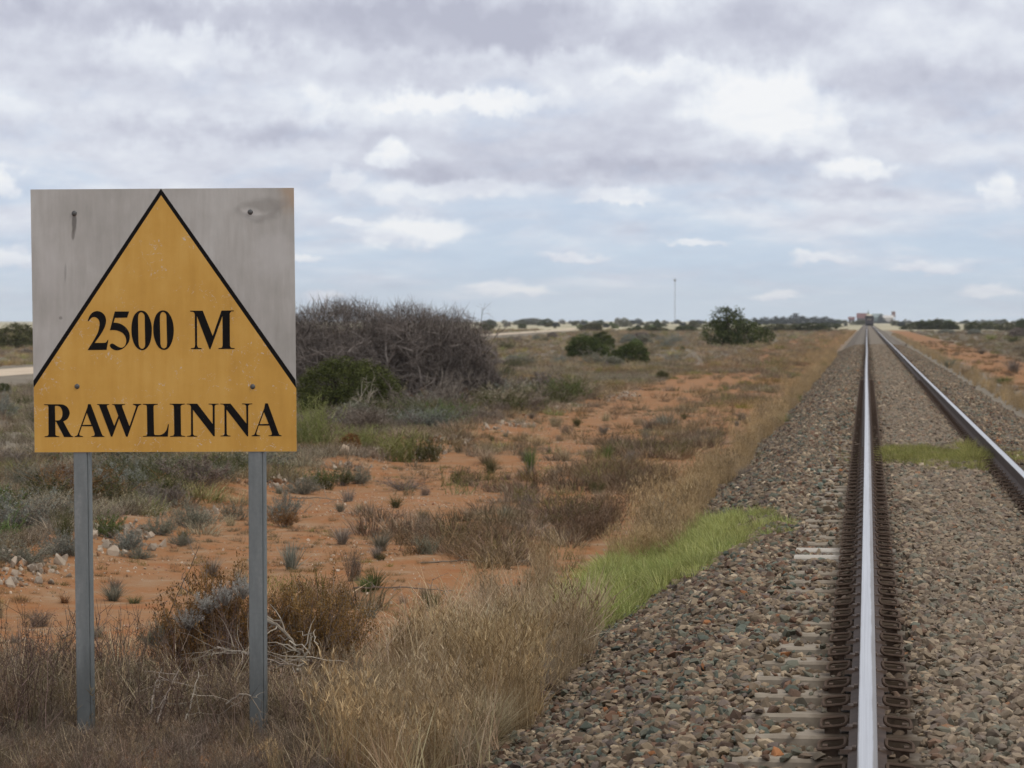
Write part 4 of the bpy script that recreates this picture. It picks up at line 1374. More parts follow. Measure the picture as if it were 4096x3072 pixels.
for i, (x, y, w, h) in enumerate(((1610, 1040, 60, 36), (1650, 1000, 40, 26))):
    plant('fine_tussock', x, y, w, h, M['grey_brown' if i == 0 else 'mid_green'], 'grey_tussock',
          'dark grey-brown tussock at the ballast edge beyond the green patch' if i == 0 else 'green tussock at the ballast edge beyond the dark one', 'tussock')
for i, (x, y, w, h, m, l) in enumerate(((1690, 925, 44, 36, 'mid_green', 'green clump at the left ballast edge, nearest of three'), (1720, 872, 36, 24, 'mid_green', 'green clump at the left ballast edge, middle of three'),
                                      (1780, 795, 26, 16, 'mid_green', 'green clump at the left ballast edge, farthest of three'),
                                      (2052, 795, 48, 24, 'sage', 'dark green weed at the right ballast edge'), (2035, 780, 26, 12, 'mid_green', 'low green weed left of the dark green one at the right ballast edge'),
                                      (2085, 810, 40, 24, 'straw', 'tan grass clump right of the dark green weed'), (2190, 805, 60, 34, 'grey_brown', 'grey-brown bush on the red dirt at the right border'),
                                      (2120, 765, 34, 14, 'brown', 'dark brown low bush on the right red dirt'), (1955, 748, 20, 8, 'brown', 'small dark tuft at the right ballast edge far along'),
                                      (2140, 735, 40, 14, 'green', 'low fresh green bush on the right plain'), (2190, 740, 60, 18, 'olive', 'olive bush at the right border beyond the dirt'),
                                      (2170, 830, 70, 20, 'mid_green', 'green strip of herbs along the right ballast edge'), (2200, 760, 50, 20, 'brown', 'brown bush at the right border behind the grey-brown one'))):
    plant('low_tuft' if h < 14 else 'tuft', x, y, w, h, M[m], 'verge_clump', l, 'grass clump')
# small scattered tufts on the red dirt and along the bank: alike
LT = 'small dry tuft scattered on the red dirt strip'
for i in range(95):
    yy = 19 + 46 * random.random() ** 1.2
    xx = random.uniform(-7.2, -2.7) if random.random() < .7 else random.uniform(-4.2, -2.4)
    s_ = random.uniform(.07, .2) * (1 if yy < 40 else 1.5)
    m = random.choice(('brown', 'straw', 'sage', 'grey_brown', 'olive', 'brown'))
    plant(random.choice(('tuft', 'low_tuft', 'feathery')), 0, 0, s_ * 1.5, s_, M[m], 'dirt_tuft', LT, 'grass tuft', 'small tufts on the red dirt', pos=(xx, yy))
LK = 'low dusty saltbush or herb bush in the belt along the rubble bank'
for i in range(210):
    yy = 22 + 62 * random.random() ** 1.15
    xx = -7.5 - abs(random.gauss(0, 1.5)) + random.uniform(-.2, .35)
    if 40 < yy < 56 and xx > -11:
        continue
    s_ = random.uniform(.22, .55) * (1 + (yy - 20) / 90)
    plant(random.choice(('saltbush', 'feathery', 'saltbush', 'feathery', 'open_shrub', 'twiggy')), 0, 0, s_ * 1.7, s_ * .75, M[random.choice(('sage', 'grey_brown', 'blue_grey', 'olive', 'pale_straw', 'grey_brown', 'brown', 'mid_green', 'olive', 'straw', 'sage', 'rust'))], 'bank_bush', LK, 'shrub',
          'bushes along the rubble bank', pos=(xx, yy))
LB = 'low grey-brown bush among the many on the grassy plain'
for i in range(120):
    d_ = 45 + 330 * random.random() ** 1.5
    xx = random.uniform(-.275, .0) * d_ - 9
    if xx < -.30 * d_:
        xx = -.25 * d_
    if -3.2 < xx + 36 + .0577 * (d_ - 128) < 8:
        continue
    s_ = random.uniform(.25, .6) * (1 + d_ / 260)
    plant('saltbush' if random.random() < .5 else 'shrub', 0, 0, s_ * 1.7, s_ * .75, M[random.choice(('sage', 'grey_brown', 'blue_grey', 'olive', 'grey_brown'))], 'plain_bush', LB, 'shrub',
          'low bushes on the grassy plain', pos=(xx, d_))

# ------------------------------------------------------------------ grass and weeds as ground cover


def inside_frame(x, y, pad=.05):
    return (x / y > -.285 - pad) & (x / y < .052 + pad)


def cover(name, x, y, z, hs, n_var, coll, col, label, cat, wx=1.0, tilt=.10):
    n = len(x)
    rot = rng.normal(0, tilt, (n, 3))
    rot[:, 2] = rng.uniform(0, 6.28, n)
    scl = np.stack([hs * wx, hs * wx, hs], -1)
    scatter(name, np.stack([x, y, z], -1), rot, scl, rng.integers(0, n_var, n), col, coll, label, cat)


def mesh_with(b, nm, m):
    return b.mesh(nm, [m])


straw_src = src_collection('straw_shapes', [mesh_with(straw_stand(40, .17, 1.0, .0085), 'straw', M['straw_scatter']) for _ in range(5)])
weed_src = src_collection('weed_shapes', [mesh_with(weed(22, .24, 1.0, .02, 14, .0135), 'weed', M['brown_scatter']) for _ in range(5)])
green_src = src_collection('green_shapes', [mesh_with(tuft(90, .40, 1.0, .42, .3, .020), 'green', M['green_scatter']) for _ in range(4)])
MAT['herb_scatter'] = foliage('herb_scatter', [(0, (.11, .092, .072)), (.5, (.225, .195, .155)), (1, (.42, .375, .305))], .25, inst=True)
herb_src = src_collection('herb_shapes', [mesh_with(tuft(110, .55, 1.0, .55, .35, .03, k=3), 'herb', M['herb_scatter']) for _ in range(3)]
                          + [mesh_with(weed(22, .5, 1.0, .04, 10, .02), 'herb', M['herb_scatter']) for _ in range(3)])


def tone(n, base, var=.22):
    return np.array(base)[None, :] * rng.uniform(1 - var, 1 + var, (n, 1)) * rng.uniform(.94, 1.06, (n, 3))


def straw_tone(x, y):
    w = np.where(y > 26, .9, 0) + np.sin(x * 3.7 + y * 1.3) + np.sin(y * 2.9 - x * 2.3 + 1) + rng.normal(0, .6, len(x))
    k = np.clip(.5 + w * .35, 0, 1)[:, None]
    return (np.array([[1.06, .95, .76]]) * k + np.array([[.80, .76, .72]]) * (1 - k)) * rng.uniform(.7, 1.2, (len(x), 1))


# tall straw between the sign and the ballast, running on along the verge
n = 400
y = 13.6 + 10.0 * rng.uniform(0, 1, n)
lo = np.interp(y, [13.6, 15.5, 18, 21, 24], [-2.85, -2.8, -2.75, -2.75, -2.5])
x = lo + (-1.72 - lo) * rng.uniform(0, 1, n) ** .95
hs = rng.uniform(.30, .56, n) * np.interp(y, [13, 17, 24], [1, 1, .82])
hs = hs * np.interp(np.sin(x * 5.1 + y * 1.9) + np.sin(y * 3.3 - x * 2.2) + rng.normal(0, .5, n), [-1.6, 1.6], [.62, 1.12])
hs = hs * np.where((y < 14.9) & (x < -2.5), .45, 1)
kk = rng.uniform(size=n) < np.interp(x, [-2.9, -2.5, -2.2], [.45, .8, 1])
kk &= ~((x > -2.45) & (y > 20.0)) & ((np.sin(x * 4.3 + y * 2.6) + np.sin(y * 4.1 - x * 3.2) + rng.normal(0, .4, n)) > -.55)
x1, y1, h1 = x[kk], y[kk], hs[kk]
n = 1000
y = 26 + 150 * rng.uniform(0, 1, n) ** 1.6
x = -1.70 - np.abs(rng.normal(0, .30, n)) - .1 * np.sin(y * .4)
h2 = rng.uniform(.26, .52, n) * np.interp(np.sin(y * .7) + np.sin(y * .23), [-2, 2], [.55, 1.15]) * rng.uniform(.6, 1.1, n)
x1, y1, h1 = np.concatenate([x1, x]), np.concatenate([y1, y]), np.concatenate([h1, h2])
n = 700
y = 150 + 450 * rng.uniform(0, 1, n) ** 1.5
x = -2.0 - np.abs(rng.normal(0, .8, n))
x1, y1, h1 = np.concatenate([x1, x]), np.concatenate([y1, y]), np.concatenate([h1, rng.uniform(.2, .42, n)])
n = 1300
y = 45 + 420 * rng.uniform(0, 1, n) ** 1.8
x = 3.42 + np.abs(rng.normal(0, .40, n)) + .002 * y * rng.uniform(0, 1, n)
x1, y1, h1 = np.concatenate([x1, x]), np.concatenate([y1, y]), np.concatenate([h1, rng.uniform(.15, .34, n)])
cover('straw_grass', x1, y1, Hgt(x1, y1) - .01, h1, 5, straw_src, straw_tone(x1, y1), 'tall dry straw grass along the foot of the ballast', 'grass', .95)
# broken stalks fallen and leaning every way among the standing straw and weeds
nf_ = 230
x = np.concatenate([rng.uniform(-2.9, -1.8, nf_), rng.uniform(-4.9, -2.8, 110)])
y = 13.5 + 8 * rng.uniform(0, 1, len(x)) ** 1.3
y[nf_:] = rng.uniform(13.4, 17.2, 110)
fsrc = src_collection('fallen_shapes', [mesh_with(tuft(26, .16, 1.0, .50, .25, .011, spread=1.5, tint=(.4, 1)), 'stalk', M['straw_scatter']) for _ in range(4)])
cover('leaning_stalks', x, y, Hgt(x, y), rng.uniform(.32, .62, len(x)) * np.where((y < 14.95) & (x < -2.55), .42, 1), 4, fsrc, tone(len(x), (1.0, .97, .92), .3), 'pale broken grass stalks leaning through the dry grass', 'grass', 1.0, .25)
# brown weeds around the posts
n = 330
y = 13.3 + 4.6 * rng.uniform(0, 1, n)
x = rng.uniform(-5.2, -2.55, n)
kk = (y < np.interp(x, [-5.2, -4.3, -3.6, -3.0, -2.5], [17.2, 17.0, 17.4, 18.0, 18.0])) & ~((np.abs(x + 3.3) < .75) & (y > 16.0))
x, y = x[kk], y[kk]
hs = rng.uniform(.24, .46, len(x)) * np.interp(y, [14.75, 15.0, 16, 18], [.46, .8, 1.0, .72])
cover('brown_weeds', x, y, Hgt(x, y) - .01, hs, 5, weed_src, tone(len(x), (1.1, 1.05, 1.02), .28), 'wiry brown weeds massed around the sign posts', 'weeds', 1.0, .14)
nt = 70
x = rng.uniform(-5.0, -2.9, nt)
y = rng.uniform(14.2, 17.2, nt)
cover('tall_weeds', x, y, Hgt(x, y) - .01, rng.uniform(.46, .62, nt), 5, src_collection('tall_weed_shapes', [mesh_with(weed(5, .14, 1.0, .016, 26, .010), 'weed', M['brown_scatter']) for _ in range(5)]),
      tone(nt, (.75, .66, .68), .2), 'thin dark weed stalks standing above the brown weeds', 'weeds', 1.0, .12)
ns_ = 420
x = rng.uniform(-5.0, -2.4, ns_)
y = rng.uniform(13.2, 15.0, ns_)
cover('short_weeds', x, y, Hgt(x, y) - .01, rng.uniform(.07, .17, ns_), 5, weed_src, tone(ns_, (1.0, .97, .95), .3), 'short brown weeds and litter in front of the sign posts', 'weeds', 1.6, .2)
# fine dead grass leaning among the weeds
n = 260
x = rng.uniform(-5.0, -2.6, n)
y = rng.uniform(13.4, 16.6, n)
cover('dead_grass', x, y, Hgt(x, y) - .01, rng.uniform(.18, .38, n) * np.where(y < 14.9, .5, 1), 5, straw_src, tone(n, (.62, .58, .56), .3), 'thin greyed dead grass mixed into the brown weeds', 'grass', 1.2, .3)
# fresh green grass: patch beside the ballast and the belt across the track
n = 2300
x = rng.uniform(-2.15, -.5, n)
y = rng.uniform(19.6, 29.5, n)
ly = np.interp(x, [-2.5, -2.1, -1.75, -1.3, -.9, -.5], [20.4, 20.2, 21.2, 22.9, 23.6, 24.3])
hy = np.interp(x, [-2.5, -2.1, -1.6, -1.3, -.9, -.5], [24.0, 27.0, 28.8, 28.2, 26.8, 25.6])
fade = np.interp(x, [-1.15, -.9, -.6], [1, .6, .10])
kk = (y > ly + .5 * rng.normal(size=n)) & (y < hy + .5 * rng.normal(size=n)) & (rng.uniform(size=n) < fade) & ((np.sin(x * 6 + y * 2.1) + np.sin(y * 3.7 - x * 2)) > -.95 + .4 * rng.normal(size=n))
x, y = x[kk], y[kk]
z = np.maximum(Hgt(x, y), bal_h(x))
hs = rng.uniform(.09, .24, len(x)) * np.interp(x, [-2.2, -1.2, -.6], [1.15, .85, .45])
cover('green_grass', x, y, z, hs, 4, green_src, tone(len(x), (1.18, 1.15, 1.1), .3), 'fresh green grass patch growing over the edge of the ballast', 'grass', 1.3, .2)
n = 1500
x = np.concatenate([rng.uniform(.14, 1.42, n), rng.uniform(1.60, 3.3, n // 2), rng.uniform(-.3, -.1, 20)])
y = 37.0 + 1.1 * rng.normal(size=len(x)) + .5 * np.sin(x * 5) + .4 * np.sin(x * 11)
kk = (np.sin(x * 7 + y * 3) + np.sin(y * 2.2 - x * 3.1) + rng.normal(0, .6, len(x))) > -.75
x, y = x[kk], y[kk]
cover('track_grass', x, y, bal_h(x) + .01, rng.uniform(.04, .13, len(x)) * np.where(np.abs(x - 1.35) < .12, 1.5, 1), 4, green_src, tone(len(x), (.95, .86, .80), .3), 'low green grass belt growing across the track between the rails', 'grass', 1.5, .2)
# dry herbs: bank, plain, and thin cover on the dirt
px_, py_, ph_, pc_ = [], [], [], []


def add_cover(x, y, h, c):
    w1 = np.sin(x * .9 + y * .23) + np.sin(y * .41 - x * .6 + 1.3) + rng.normal(0, .55, len(x))
    w2 = np.sin(x * .55 - y * .17 + 2.1) + np.sin(y * .29 + x * .8) + rng.normal(0, .55, len(x))
    k1, k2 = np.clip(w1 * .7, 0, 1)[:, None], np.clip(w2 * .7, 0, 1)[:, None]
    c = c * (1 - k1) + c * k1 * np.array([1.26, 1.16, .93])
    c = c * (1 - k2) + c * k2 * np.array([.88, .79, .71])
    gq = (rng.uniform(size=len(x)) < .10)[:, None]
    c = np.where(gq, c * np.array([.80, 1.0, .58]), c)
    k_ = inside_frame(x, y)
    px_.append(x[k_]); py_.append(y[k_]); ph_.append(h[k_]); pc_.append(c[k_])


n = 4800     # bank and just behind
y = 20 + 115 * rng.uniform(0, 1, n) ** 1.15
x = -7.45 + rng.normal(0, .35, n) - np.abs(rng.normal(0, 1.8, n))
add_cover(x, y, rng.uniform(.09, .27, n), tone(n, (1.08, 1.05, .95), .35))
n = 9000     # plain to 120 m
y = 26 + 110 * rng.uniform(0, 1, n) ** .8
x = -8.8 - rng.uniform(0, 1, n) * (y * .30)
k_ = (y < 90) | (x > -36 - .0577 * (y - 128) + 7.5) | (x < -38.6 - .0577 * (y - 128))
x, y = x[k_], y[k_]
n = len(x)
add_cover(x, y, rng.uniform(.12, .28, n), tone(n, (1.08, 1.03, .92), .3))
n = 12000    # plain to 650 m
y = 120 + 560 * rng.uniform(0, 1, n) ** 1.3
x = rng.uniform(-.31, .0, n) * y - 3.5
dr_ = x + 36 + .0577 * (y - 128)
k_ = (dr_ < -2.6) | (dr_ > 7.5)
x, y = x[k_], y[k_]
n = len(x)
add_cover(x, y, rng.uniform(.25, .5, n) * np.interp(y, [120, 600], [.8, 1.2]), tone(n, (1.18, 1.10, .95), .3))
n = 3500     # right side plain
y = 60 + 560 * rng.uniform(0, 1, n) ** 1.3
x = 7.8 + rng.uniform(0, 1, n) * y * .08
add_cover(x, y, rng.uniform(.2, .42, n), tone(n, (.95, .9, .8), .3))
n = 3600     # dirt strip: denser towards the verge and farther along
y = 22 + 200 * rng.uniform(0, 1, n) ** 1.5
x = -2.5 - np.abs(rng.normal(0, 1.6, n))
k_ = (np.sin(x * 2.1 + y * .5) + np.sin(y * .33 + 2) + rng.normal(0, .7, n)) > np.interp(y, [22, 32, 60, 120], [1.0, .55, .5, .1])
x, y = x[k_], y[k_]
k_ = (np.abs(x + 5.2 + .3 * np.sin(y * .1)) > .95) | (rng.uniform(size=len(x)) < .25)
x, y = x[k_], y[k_]
add_cover(x, y, rng.uniform(.08, .24, len(x)), tone(len(x), (1.05, .96, .82), .3))
n = 2000
y = 46 + 200 * rng.uniform(0, 1, n) ** 1.3
x = -7.6 + rng.uniform(0, 5, n)
k_ = (np.sin(x * 1.3 + y * .31) + np.sin(y * .17 + 1) + rng.normal(0, .6, n)) > .35
k_ &= (np.abs(x + 5.2 + .3 * np.sin(y * .1)) > .95) | (rng.uniform(size=len(x)) < .25)
x, y = x[k_], y[k_]
add_cover(x, y, rng.uniform(.12, .28, len(x)), tone(len(x), (1.08, .98, .82), .3))
n = 1300
y = 50 + 250 * rng.uniform(0, 1, n) ** 1.4
x = 4.3 + rng.uniform(0, 1, n) * 4
k_ = (np.sin(x * 1.3 + y * .21) + rng.normal(0, .6, n)) > .4
x, y = x[k_], y[k_]
add_cover(x, y, rng.uniform(.12, .28, len(x)), tone(len(x), (.95, .8, .66), .3))
n = 9000     # litter and seedlings on the dirt
y = 17 + 60 * rng.uniform(0, 1, n) ** 1.4
x = rng.uniform(-7.6, -2.0, n)
k_ = (np.sin(x * 1.7 + y * .6) + np.sin(y * .45 - x * 1.1 + 2) + rng.normal(0, .6, n)) > .15
x, y = x[k_], y[k_]
add_cover(x, y, rng.uniform(.02, .065, len(x)) * rng.uniform(.6, 1.3, len(x)), tone(len(x), (.95, .82, .66), .35))
n = 2200     # dark twiggy stands along the verge side of the dirt
y = 22 + 34 * rng.uniform(0, 1, n)
x = -2.6 - np.abs(rng.normal(0, .9, n))
k_ = (np.sin(x * 2.9 + y * .9) + np.sin(y * .63 + 2) + rng.normal(0, .5, n)) > .8
x, y = x[k_], y[k_]
add_cover(x, y, rng.uniform(.10, .30, len(x)), tone(len(x), (.82, .70, .62), .3))
x, y, hs, col = np.concatenate(px_), np.concatenate(py_), np.concatenate(ph_), np.concatenate(pc_)
cover('dry_herbs', x, y, Hgt(x, y) - .01, hs, 6, herb_src, col, 'low dry herbs and grass covering the plain', 'grass', 1.5, .12)

# ------------------------------------------------------------------ far bushes and trees, each a thing
LF = 'small bush in the broken belt far across the pale plain'
GF = 'small bushes far across the pale plain'
for i in range(190):
    x2 = random.uniform(1000, 1830) if i < 125 else random.uniform(1925, 2230)
    y2 = random.choice((random.uniform(698, 712), random.uniform(694, 699)))
    X_, Y_ = ground(x2, y2)
    Y_ = min(Y_, 1900)
    X_ = ray(x2, 700)[0] / ray(x2, 700)[1] * Y_
    s_ = random.uniform(6, 20) * MPP * Y_
    m = random.choice(('dark_green', 'olive', 'mid_green', 'olive', 'sage', 'far_blue'))
    plant('far_bush', 0, 0, s_, s_ * random.uniform(.45, .75), M[m], 'far_bush', LF, 'bush', GF, pos=(X_, Y_))
for (x, y, w, h, m, l) in ((1060, 706, 34, 18, 'dark_green', 'dark bush left of the far end of the pale road'), (1150, 702, 90, 16, 'olive', 'olive bush row behind the far road bend'),
                           (1180, 704, 40, 18, 'dark_green', 'dark green bush behind the far road bend'), (1280, 716, 60, 20, 'olive', 'dull olive bush right of the road bend'),
                           (1350, 706, 34, 22, 'sage', 'grey-green bush between the road and the mast'), (1375, 716, 50, 12, 'dark_green', 'low dark green bush left below the mast'),
                           (1420, 717, 60, 12, 'dark_green', 'low dark green bush below the mast'), (1420, 708, 22, 20, 'dark_green', 'round dark bush left of the mast'),
                           (1480, 716, 60, 14, 'dark_green', 'low dark bush right of the mast'), (1500, 708, 44, 14, 'olive', 'olive bush near the lone tree'),
                           (1680, 716, 120, 18, 'olive', 'long olive hedge-like bush right of the lone tree'), (1750, 716, 110, 20, 'dark_green', 'long dark green bush left of the far track'),
                           (1790, 708, 70, 12, 'dark_green', 'dark bush behind the long dark green one'), (1860, 702, 50, 12, 'olive', 'olive bush in front of the white building'),
                           (1990, 712, 90, 20, 'dark_green', 'long dark green bush right of the track'), (2030, 712, 90, 24, 'dark_green', 'tall dark green bush right of the track, on the plain'),
                           (2052, 712, 40, 18, 'dark_green', 'dark bush joined to the tall one right of the track'), (2100, 714, 40, 22, 'dark_green', 'rounded very dark bush on the right plain'),
                           (2140, 712, 60, 18, 'olive', 'olive bush right of the rounded dark one'), (2175, 714, 50, 18, 'olive', 'olive bush second from the right border'),
                           (2210, 712, 50, 26, 'dark_green', 'dark bush cut by the right border'), (2045, 720, 40, 10, 'blue_grey', 'grey-blue saltbush in front of the tall dark bush'),
                           (2105, 722, 40, 12, 'blue_grey', 'grey-blue saltbush in front of the rounded dark bush'), (2200, 728, 60, 22, 'grey_brown', 'greyish brown bush at the right border')):
    plant('wide_shrub' if w > 55 else 'shrub', x, y, w, h, M[m], 'belt_bush', l, 'bush', sink=.06)
LH = 'dark tree in the hazy row on the horizon left of the rail vehicle'
for (x, w, top) in ((1632, 26, 684), (1652, 34, 682), (1675, 30, 681), (1690, 26, 680), (1715, 44, 674), (1735, 34, 678), (1758, 34, 680), (1780, 36, 680), (1800, 30, 684), (1610, 30, 685)):
    Y_ = 1750 + random.uniform(-60, 60)
    d = ray(x, 692)
    X_ = d[0] / d[1] * Y_
    H_ = (692 - top) * MPP * Y_ + CAM_H
    plant('far_bush', 0, 0, w * MPP * Y_ * 1.1, H_, M['far_blue'], 'horizon_tree', LH, 'tree', 'dark trees along the horizon', pos=(X_, Y_), sink=.1)
for (x, w, top, l, m, Y_) in ((1903, 16, 677, 'single dark tree right of the water tank', 'far_blue', 2300), (1874, 12, 671, 'green treetop behind the red roofed building', 'mid_green', 2560),
                         (1335, 18, 684, 'pale rounded tree on the horizon between thicket and mast', 'sage', 1500), (1510, 24, 689, 'low dark tree on the horizon left of the lone tree', 'far_blue', 1800),
                         (1905, 40, 690, 'low dark bush under the single dark tree', 'far_blue', 2200)):
    d = ray(x, 692)
    H_ = (692 - top) * MPP * Y_ + CAM_H
    plant('far_bush', 0, 0, w * MPP * Y_, H_, M[m], 'horizon_tree', l, 'tree', pos=(d[0] / d[1] * Y_, Y_))

# ------------------------------------------------------------------ far settlement, mast and train
paint = {k_: flat(k_, c_, .7, 0, .12, .4) for k_, c_ in (('maroon_roof', (.15, .06, .055)), ('dark_wall', (.10, .07, .07)), ('white_wall', (.52, .49, .45)), ('grey_green_wall', (.15, .20, .185)),
                                                        ('grey_roof', (.20, .245, .235)), ('tank_red', (.20, .125, .11)), ('steel_grey', (.30, .31, .33)), ('dark_body', (.065, .058, .066)),
                                                        ('cream', (.66, .58, .42)), ('black_steel', (.02, .02, .022)), ('window_glass', (.03, .035, .04)), ('pink_wall', (.55, .38, .33)))}


def part(nm, b, m, parent):
    return link(nm, b.mesh(nm, [paint[m]]), parent)


def at_far(x, Y_):
    d = ray(x, 692)
    return d[0] / d[1] * Y_


def house(x0, x1, top, Y_, wall, roof, label, name, eave=.55, depth=8.0, doors=2):
    xa, xb = at_far(x0, Y_), at_far(x1, Y_)
    H_ = (692 - top) * MPP * Y_ + CAM_H
    He = H_ * eave
    W_ = xb - xa
    r = empty(name, ((xa + xb) / 2, Y_, 0), label, 'building')
    b = MB()
    b.box(-W_ / 2, W_ / 2, 0, depth, -.2, He)
    part('wall', b, wall, r)
    b = MB()
    o_ = .35
    b.quads([(-W_ / 2 - o_, -o_, He), (W_ / 2 + o_, -o_, He), (W_ / 2 + o_, depth / 2, H_), (-W_ / 2 - o_, depth / 2, H_), (-W_ / 2 - o_, depth + o_, He), (W_ / 2 + o_, depth + o_, He),
             (-W_ / 2 - o_, -o_, He + .12), (W_ / 2 + o_, -o_, He + .12), (W_ / 2 + o_, depth / 2, H_ + .12), (-W_ / 2 - o_, depth / 2, H_ + .12), (-W_ / 2 - o_, depth + o_, He + .12), (W_ / 2 + o_, depth + o_, He + .12)],
            [(0, 1, 2, 3), (3, 2, 5, 4), (6, 7, 8, 9), (9, 8, 11, 10), (0, 1, 7, 6), (4, 5, 11, 10), (0, 3, 9, 6), (3, 4, 10, 9), (1, 2, 8, 7), (2, 5, 11, 8)])
    part('roof', b, roof, r)
    b = MB()
    b.box(-.5, .5, -.05, -.002, 0, min(2.0, He * .9))
    part('door', b, 'white_wall' if wall == 'dark_wall' else 'steel_grey', r)
    for s in np.linspace(-.36, .36, doors):
        b = MB()
        b.box(W_ * s - .6, W_ * s + .6, -.05, -.002, He * .45, He * .8)
        part('window', b, 'window_glass', r)
    return r


house(1851, 1873, 676.5, 2500, 'dark_wall', 'maroon_roof', 'maroon roofed dark building left of the rail vehicle', 'station_building', .50)
house(1833, 1846, 684.5, 2520, 'dark_wall', 'maroon_roof', 'small maroon shed left of the red roofed building', 'small_shed', .6, 4, 1)
house(1884, 1906, 677.5, 2550, 'grey_green_wall', 'grey_roof', 'long grey-green shed right of the rail vehicle', 'long_shed', .62, 10)
house(1907.5, 1930, 681.0, 2450, 'white_wall', 'white_wall', 'white building right of the grey-green shed', 'white_building', .66)
house(1873, 1882, 679.0, 2480, 'cream', 'cream', 'cream hut with a pale roof rising behind the rail vehicle', 'cream_hut', .7, 4, 1)
# water tank on a stand
Y_ = 2470
r = empty('water_tank', (at_far(1930, Y_), Y_, 0), 'red-brown water tank on a stand above the white building', 'water tank')
W_ = 8.5 * MPP * Y_
zt = (692 - 672.5) * MPP * Y_ + CAM_H
zb = zt - 19 * MPP * Y_ * .62
b = MB()
k = np.linspace(0, 2 * np.pi, 17)[:-1]
v = np.concatenate([np.stack([W_ / 2 * np.cos(k), W_ / 2 * np.sin(k), np.full(16, z_)], -1) for z_ in (zb, zt)])
b.quads(v, [(i, (i + 1) % 16, 16 + (i + 1) % 16, 16 + i) for i in range(16)] + [(16 + i, 16 + i + 1, 16 + 14 - i, 16 + 15 - i) for i in range(7)])
part('tank', b, 'tank_red', r)
b = MB()
b.box(-W_ * .55, W_ * .55, -W_ * .55, W_ * .55, zb - .3, zb - .01)
part('platform', b, 'steel_grey', r)
for sx_ in (-1, 1):
    for sy_ in (-1, 1):
        b = MB()
        b.box(sx_ * W_ * .42 - .15, sx_ * W_ * .42 + .15, sy_ * W_ * .42 - .15, sy_ * W_ * .42 + .15, -.2, zb - .3)
        part('leg', b, 'tank_red', r)
b = MB()
b.box(-W_ * .42, W_ * .42, -W_ * .42 - .1, -W_ * .42 + .1, zb * .5, zb * .5 + .25)
part('brace', b, 'pink_wall', r)
# radio mast
Y_ = 3050
mh = 91 * MPP * Y_ + CAM_H
r = empty('radio_mast', (at_far(1458, Y_), Y_, 0), 'tall thin lattice mast on the horizon', 'mast')
b = MB()
tri = [(-.40, -.25), (.40, -.25), (0, .45)]
for (a_, c_) in tri:
    b.tubes([[(a_, c_, -.2), (a_, c_, mh * .5), (a_, c_, mh)]], [[.09, .09, .08]], .5, 0, 5)
part('mast_legs', b, 'steel_grey', r)
b = MB()
zz = np.arange(0, mh - 1.4, 1.4)
for i, z_ in enumerate(zz):
    for j in range(3):
        p0, p1 = tri[j], tri[(j + 1) % 3]
        b.tubes([[(p0[0], p0[1], z_), ((p0[0] + p1[0]) / 2, (p0[1] + p1[1]) / 2, z_ + .7), (p1[0], p1[1], z_ + 1.4)]], [[.05] * 3], .5, 0, 3)
part('lattice', b, 'steel_grey', r)
b = MB()
b.box(-1.1, 1.1, -.8, -.55, mh - 3.2, mh - .6)
part('antenna', b, 'steel_grey', r)
# rail vehicle
Y_ = 760
r = empty('rail_vehicle', (RX / 2 - .1, Y_, ROOT_Z + .167), 'small dark rail vehicle standing on the track far ahead', 'rail vehicle', None, 0, (.72, .45, .64))
b = MB()
b.box(-1.45, 1.45, .6, 17, 1.15, 3.3)
part('body', b, 'dark_body', r)
b = MB()
b.box(-1.5, 1.5, 0.9, 3.4, 3.302, 4.15)
cab = part('cab', b, 'dark_body', r)
b = MB()
b.box(-1.35, 1.35, 1.0, 3.3, 4.152, 4.3)
link('cab_roof', b.mesh('cab_roof', [paint['cream']]), cab)
for sx_ in (-1, 1):
    b = MB()
    b.box(sx_ * .72 - .52, sx_ * .72 + .52, .86, .898, 3.45, 4.0)
    part('window', b, 'window_glass', r)
    b = MB()
    lathe_dome(b, sx_ * .35, .60, 2.7, .16, .06)
    part('headlight', b, 'cream', r)
b = MB()
b.box(-1.4, 1.4, .35, .598, .35, 1.10)
part('pilot', b, 'black_steel', r)
b = MB()
b.box(-.2, .2, -.15, .348, .75, 1.05)
part('coupler', b, 'black_steel', r)
for y0 in (2.0, 12.5):
    b = MB()
    b.box(-1.15, 1.15, y0, y0 + 3.4, .30, 1.148)
    bg_ = part('bogie', b, 'black_steel', r)
    for dy_ in (.6, 1.7, 2.8):
        for sx_ in (-1, 1):
            b = MB()
            k = np.linspace(0, 2 * np.pi, 15)[:-1]
            v = np.concatenate([np.stack([np.full(14, sx_ * .75 + o_), y0 + dy_ + .48 * np.cos(k), .48 + .48 * np.sin(k)], -1) for o_ in (-.06, .06)])
            b.quads(v, [(i, (i + 1) % 14, 14 + (i + 1) % 14, 14 + i) for i in range(14)] + [(o_ + i, o_ + i + 1, o_ + 12 - i, o_ + 13 - i) for o_ in (0, 14) for i in range(6)])
            link('wheel', b.mesh('wheel', [paint['black_steel']]), bg_)

# ------------------------------------------------------------------ the sign
SY = 14.80                        # plane of the panel


def sp(cx, cy):                   # measured point of the sign close-up -> (X, Z) on the panel plane
    d = ray((cx * 1300 / 1768) / S2, (cy * 1220 / 1659 + 680) / S2)
    t = SY / d[1]
    return d[0] * t, CAM_H + d[2] * t


